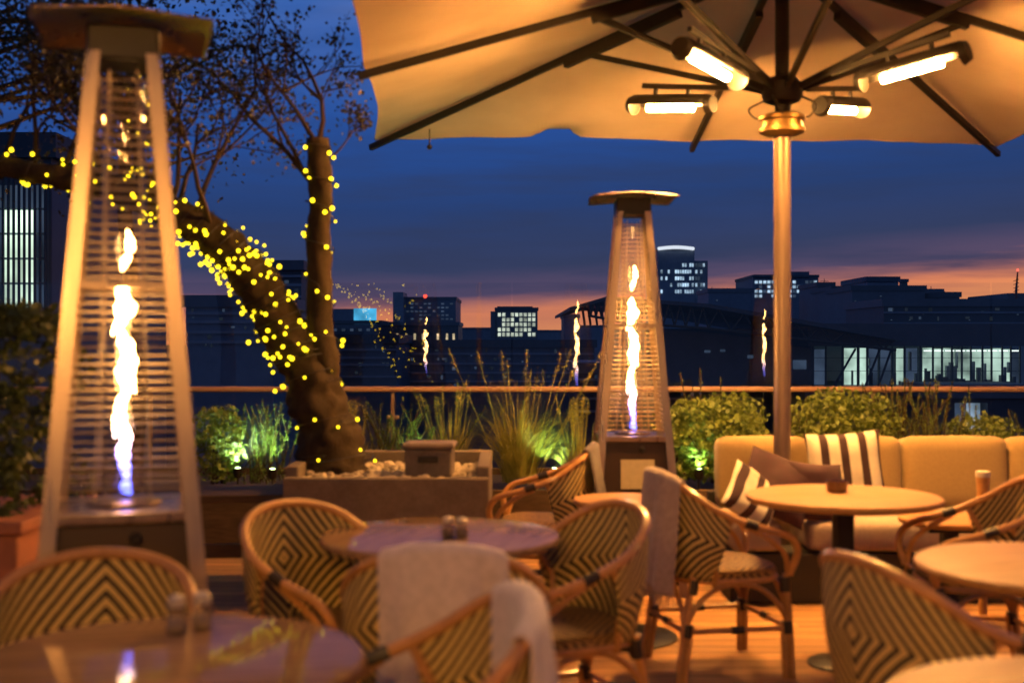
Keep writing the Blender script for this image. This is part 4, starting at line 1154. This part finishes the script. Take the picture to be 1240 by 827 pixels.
# rooftops on the right
for (x0, x1, y, dd, mt, lb) in [
    (858, 912, 354, 150, 'navy', 'plain low roof block between the tallest tower and the wide office block'),
    (990, 1010, 347, 140, 'dark', 'narrow dark roof block directly right of the wide office block'),
    (1008, 1034, 352, 130, 'dark', 'low dark roof left of the square rooftop plant room'),
    (1050, 1088, 341, 120, 'navy', 'square dark plant room block standing above the right-hand roofs'),
    (1032, 1120, 352, 115, 'dark', 'broad dark roof below the square plant room'),
    (1118, 1141, 356, 118, 'navy', 'small stepped roof block right of the chimney stack'),
    (1140, 1162, 360, 112, 'dark', 'lowest stepped roof block before the open orange sky'),
    (1222, 1262, 362, 105, 'navy', 'pale-topped roof block cut by the right edge'),
    (1070, 1250, 371, 80, 'black', 'long flat black roof running to the right edge'),
    (683, 701, 385, 160, 'navy', 'slim dark block left of the market roof'),
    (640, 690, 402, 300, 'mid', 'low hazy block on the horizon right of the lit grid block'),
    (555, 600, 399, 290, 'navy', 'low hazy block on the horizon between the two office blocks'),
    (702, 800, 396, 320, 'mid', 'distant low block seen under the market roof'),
    (329, 365, 327, 62, 'black', 'tall black block behind the leaning trunk'),
    (225, 331, 372, 50, 'navy', 'blue-grey low block between the near heater and the tree'),
    (360, 480, 416, 66, 'dark', 'dark flat-roofed block behind the straight trunk'),
    (470, 720, 421, 75, 'dark', 'long dark flat-roofed block behind the grasses'),
    (700, 1010, 452, 58, 'black', 'black podium building below the market hall')]:
    t = building(lb, x0, x1, y, dd, mt, 9)
    if x1 - x0 > 30 and dd > 40 and mt != 'mid':
        n_ = int((x1 - x0) / 14)
        for c_ in range(n_):
            if rw.random() < .35: xo = rw.uniform(2, 9); yo = rw.choice((6, 9, 12, 16)); window(t, dd, x0 + xo + c_ * 14, x0 + xo + rw.uniform(.8, 2.6) + c_ * 14, y + yo, y + yo + rw.uniform(.8, 2), 'dim')
    if dd <= 80:
        for k_ in range(4):
            yy = y + 7 + k_ * rw.uniform(9, 13); a_, b_ = P(x0, yy + .5, dd) - Vector(t.location), P(x1, yy, dd) - Vector(t.location)
            m = MB(); m.box(((a_.x + b_.x) / 2, a_.y - .02, a_.z), (b_.x - a_.x - .02, .16, .12)); m.build('ledge', B['mid'], t, smooth=False)
        for k_ in range(int((x1 - x0) / 9)):
            xx = rw.uniform(x0 + 2, x1 - 7); yy = y + 2 + rw.randint(0, 4) * 10.5
            window(t, dd, xx, xx + rw.uniform(1.5, 5), yy, yy + rw.uniform(2, 5), rw.choice(('faint', 'faint', 'faint', 'dim')))
    if dd > 100:
        block(t, dd, x0 + (x1 - x0) * .25, x0 + (x1 - x0) * .5, y - 2.5, y - .6, 'dark', 3)
    if 70 < dd < 200:
        for k_ in range(max(2, int((x1 - x0) / 12))):
            xx = rw.uniform(x0 + 2, x1 - 5); hh = rw.uniform(1.2, 4.5)
            block(t, dd, xx, xx + rw.uniform(.8, 5), y - hh - .5, y - .5, rw.choice(('dark', 'navy', 'black', 'mid')), rw.uniform(1, 4), 'roof_unit', rw.uniform(.3, 4))
        xx = rw.uniform(x0 + 3, x1 - 3); a_ = P(xx, y - .5, dd) - Vector(t.location); b_ = P(xx, y - rw.uniform(6, 11), dd) - Vector(t.location)
        m = MB(); m.tube([a_ + Vector((0, 2, -.2)), b_ + Vector((0, 2, 0))], .04, 5); m.tube([b_ + Vector((-.5, 2, -.3)), b_ + Vector((.5, 2, -.3))], .03, 4); m.build('aerial', B['black'], t)
a = P(1094, 350, 116); t = empty('chimney_stack', (a.x, 116, GZ), 0, 'short dark chimney stack standing between the right-hand roofs', 'chimney')
m = MB(); m.box((0, 0, (P(1094, 341, 116).z - GZ) / 2), (.6, .6, P(1094, 341, 116).z - GZ)); m.build('shaft', B['black'], t, smooth=False)
m = MB(); m.box((0, 0, P(1094, 340, 116).z - GZ), (.8, .8, .3)); m.build('cap', B['dark'], t, smooth=False)
a = P(1200, 371, 100); t = empty('mast', (a.x, 95, GZ), 0, 'slender radio mast with a red light against the orange sky', 'mast')
zt = P(1200, 329, 95).z - GZ
m = MB(); m.tube([(0, 0, 0), (0, 0, zt - 1.5), (.12, 0, zt)], [.14, .10, .05], 6)
for k in range(9): m.tube([(-.22, 0, zt - 3 + k * .28), (.22, 0, zt - 2.85 + k * .28)], .025, 4)
m.build('pole', pbr('mast_paint', (.25, .06, .04), .6), t)
m = MB(); m.ball((.12, 0, zt + .12), .11, 8, 6); m.build('beacon', emit('mast_beacon_glow', (1, .12, .08), 2), t)

# market hall with a trussed roof
d = 46; A0 = P(735, 358, d)
t = empty('market_hall', (A0.x + 4, d + 5, GZ), 0, 'dark market hall with a long sloping trussed roof behind the far heater and pole', 'hall')
O2 = Vector(t.location); q = lambda x, y, dd: P(x, y, dd) - O2
m = MB()
def slab(pts, th):
    lo = [p - Vector((0, 0, th)) for p in pts]; n = len(pts); o = [*pts, *lo]
    m.add(o, [tuple(range(n)), tuple(range(2 * n - 1, n - 1, -1))] + [(i, n + i, n + (i + 1) % n, (i + 1) % n) for i in range(n)])
e0, e1, e2, e3 = q(690, 372, d), q(735, 359, d), q(860, 368, d), q(1092, 408, d)
bk = Vector((0, 16, .0))
slab([e0, e1, e1 + bk, e0 + bk], .14); slab([e1 + Vector((0, -.01, .005)), e2, e2 + bk, e1 + bk], .14); slab([e2 + Vector((0, .012, 0)), e3, e3 + bk, e2 + bk], .16)
m.build('roof', B['black'], t, smooth=False)
m = MB(); tp = [q(712, 369, d + .3), q(760, 364, d + .3), q(860, 373, d + .3), q(1085, 411, d + .3)]; bt = [q(712, 382, d + .3), q(760, 391, d + .3), q(860, 398, d + .3), q(1085, 424, d + .3)]
m.tube(bt, .06, 6)
n_ = 22
for i in range(n_):
    f, g = i / n_, (i + 1) / n_
    pa, pb, pc = lerp_path(tp, f), lerp_path(bt, (f + g) / 2), lerp_path(tp, g)
    m.tube([pa, pb], .04, 5); m.tube([pb, pc], .04, 5)
m.build('truss', pbr('truss_steel', (.10, .09, .075), .6, .2), t)
for i, x in enumerate((705, 712, 720, 728)):
    m = MB(); m.tube([q(x, 372, d - .2), q(x + 3, 393, d + 1)], .05, 5); m.build('prop', pbr('prop_paint', (.30, .07, .05), .6), t)
m = MB(); a, b = q(800, 470, d + 4), q(986, 398, d + 4); m.box(((a.x + b.x) / 2, a.y + 3, (a.z + b.z) / 2), (b.x - a.x, 6, b.z - a.z)); m.build('wall', B['dark'], t, smooth=False)
for k, (x0, x1, y0, y1) in enumerate([(853, 860, 424, 427), (872, 878, 423, 426), (905, 912, 430, 434), (960, 976, 436, 447)]):
    window(t, d + 4, x0, x1, y0, y1, 'dim')

# lit glass pavilion at the right
d = 48
t = empty('glass_pavilion', (P(1110, 470, d).x, d + 4, GZ), 0, 'long pavilion with a brightly lit glazed front and dark columns at the right', 'pavilion', None); O3 = Vector(t.location)
q = lambda x, y, dd: P(x, y, dd) - O3
m = MB(); a, b = q(975, 419, d - .5), q(1262, 392, d - .5); m.box(((a.x + b.x) / 2, a.y + 4, (a.z + b.z) / 2), (b.x - a.x, 9, b.z - a.z)); m.build('roof', B['black'], t, smooth=False)
m = MB(); a, b = q(975, 800, d), q(1262, 468, d); m.box(((a.x + b.x) / 2, a.y + 4, (a.z + b.z) / 2), (b.x - a.x, 8, b.z - a.z)); m.build('podium', B['black'], t, smooth=False)
m = MB(); a, b = q(975, 468, d + 7), q(1262, 419, d + 7); m.box(((a.x + b.x) / 2, a.y + .5, (a.z + b.z) / 2), (b.x - a.x, 1, b.z - a.z)); m.build('rear_wall', B['mid'], t, smooth=False)
for (x0, x1, k) in [(986, 998, 'dim'), (1022, 1037, 'green'), (1041, 1048, 'green'), (1052, 1062, 'dim'), (1066, 1078, 'dim'), (1085, 1094, 'green'), (1097, 1110, 'dim'), (1117, 1128, 'green'), (1131, 1139, 'green'), (1142, 1151, 'green'), (1154, 1163, 'green'), (1166, 1174, 'green'), (1177, 1188, 'green'), (1191, 1199, 'green'), (1202, 1212, 'green'), (1215, 1222, 'green'), (1225, 1233, 'dim')]:
    y0 = 421 + rw.uniform(0, 2)
    window(t, d + 2.0, x0, x1, y0, 466, k)
for x in [984, 1000, 1020, 1038.5, 1050, 1064, 1080, 1095, 1114, 1129.5, 1140.5, 1152.5, 1164.5, 1175.5, 1189.5, 1200.5, 1213.5, 1224, 1235]:
    m = MB(); a, b = q(x - .7, 468, d), q(x + .7, 419, d); m.box(((a.x + b.x) / 2, a.y, (a.z + b.z) / 2), (b.x - a.x, .10, b.z - a.z)); m.build('column', B['black'], t, smooth=False)
m = MB()
for x0, x1 in ((1010, 1036), (1064, 1080), (1048, 1066)): m.tube([q(x0, 467, d - .1), q(x1, 422, d - .1)], .05, 5)
m.build('diagonal_brace', B['black'], t)
m = MB()
for x in range(1120, 1232, 7):
    h = rw.uniform(3, 12); a, b = q(x, 466, d + 1.2), q(x + rw.uniform(3, 6), 466 - h, d + 1.2); m.box(((a.x + b.x) / 2, a.y, (a.z + b.z) / 2), (b.x - a.x, .3, b.z - a.z))
m.build('shelving', B['dark'], t, smooth=False)
for k_ in range(26):
    x = rw.choice((rw.uniform(1120, 1230), rw.uniform(1024, 1110))); w_ = rw.uniform(1.0, 4.5); h = rw.uniform(4, 30); yb = 466 if rw.random() < .7 else rw.uniform(440, 455)
    a, b = q(x, yb, d + 1.5), q(x + w_, yb - min(h, yb - 426), d + 1.5); m = MB(); m.box(((a.x + b.x) / 2, a.y, (a.z + b.z) / 2), (b.x - a.x, .2, b.z - a.z)); m.build('partition', B[rw.choice(('dark', 'mid', 'navy'))], t, smooth=False)
for k_ in range(9):
    x = 1120 + k_ * 13; a, b = q(x, 425.5, d + 1.2), q(x + 8, 424, d + 1.2); m = MB(); m.box(((a.x + b.x) / 2, a.y, (a.z + b.z) / 2), (b.x - a.x, .3, b.z - a.z)); m.build('ceiling_light', M['stripglow'], t, smooth=False)
for y in (433, 449):
    m = MB(); a, b = q(985, y + .5, d), q(1235, y, d); m.box(((a.x + b.x) / 2, a.y - .02, (a.z + b.z) / 2), (b.x - a.x, .06, b.z - a.z)); m.build('transom', B['black'], t, smooth=False)
# lower shop with a lit window
d = 44; t = building('low dark shop with a lit window below the pavilion', 1130, 1250, 482, d, 'black', 3, 'shop')
for x0, x1, k in ((1156, 1168, 'dim'), (1170, 1186, 'cool'), (1188, 1195, 'dim')): window(t, d, x0, x1, 488, 520, k)
# far left lit building
d = 24; t = building('tall building with pale green lit glazing behind dark bars at the left edge', -60, 62, 192, d, 'dark', 8)
for r_ in range(5):
    for c_ in range(6):
        window(t, d, -18 + c_ * 12.4, -8.4 + c_ * 12.4, 225 + r_ * 30, 252 + r_ * 30, 'bright' if (c_ in (2, 3, 4, 0) and r_ > 0) else 'dim')
m = MB()
for c_ in range(14):
    a = P(-22 + c_ * 6.4, 380, d - .4) - Vector(t.location); b = P(-22 + c_ * 6.4, 198, d - .4) - Vector(t.location); m.tube([a, b], .03, 5)
m.build('bar_screen', B['black'], t)

# ------------------------------------------------------------------ render settings
sc.view_settings.view_transform = 'Standard'; sc.view_settings.look = 'None'; sc.view_settings.exposure = 0
sc.render.engine = 'CYCLES'
cy = sc.cycles
cy.use_denoising = True
try: cy.denoiser = 'OPENIMAGEDENOISE'
except Exception: pass
cy.max_bounces = 8; cy.diffuse_bounces = 3; cy.glossy_bounces = 4; cy.transparent_max_bounces = 16; cy.transmission_bounces = 4
cy.sample_clamp_indirect = 6; cy.sample_clamp_direct = 0; cy.caustics_reflective = False; cy.caustics_refractive = False
cy.use_light_tree = True
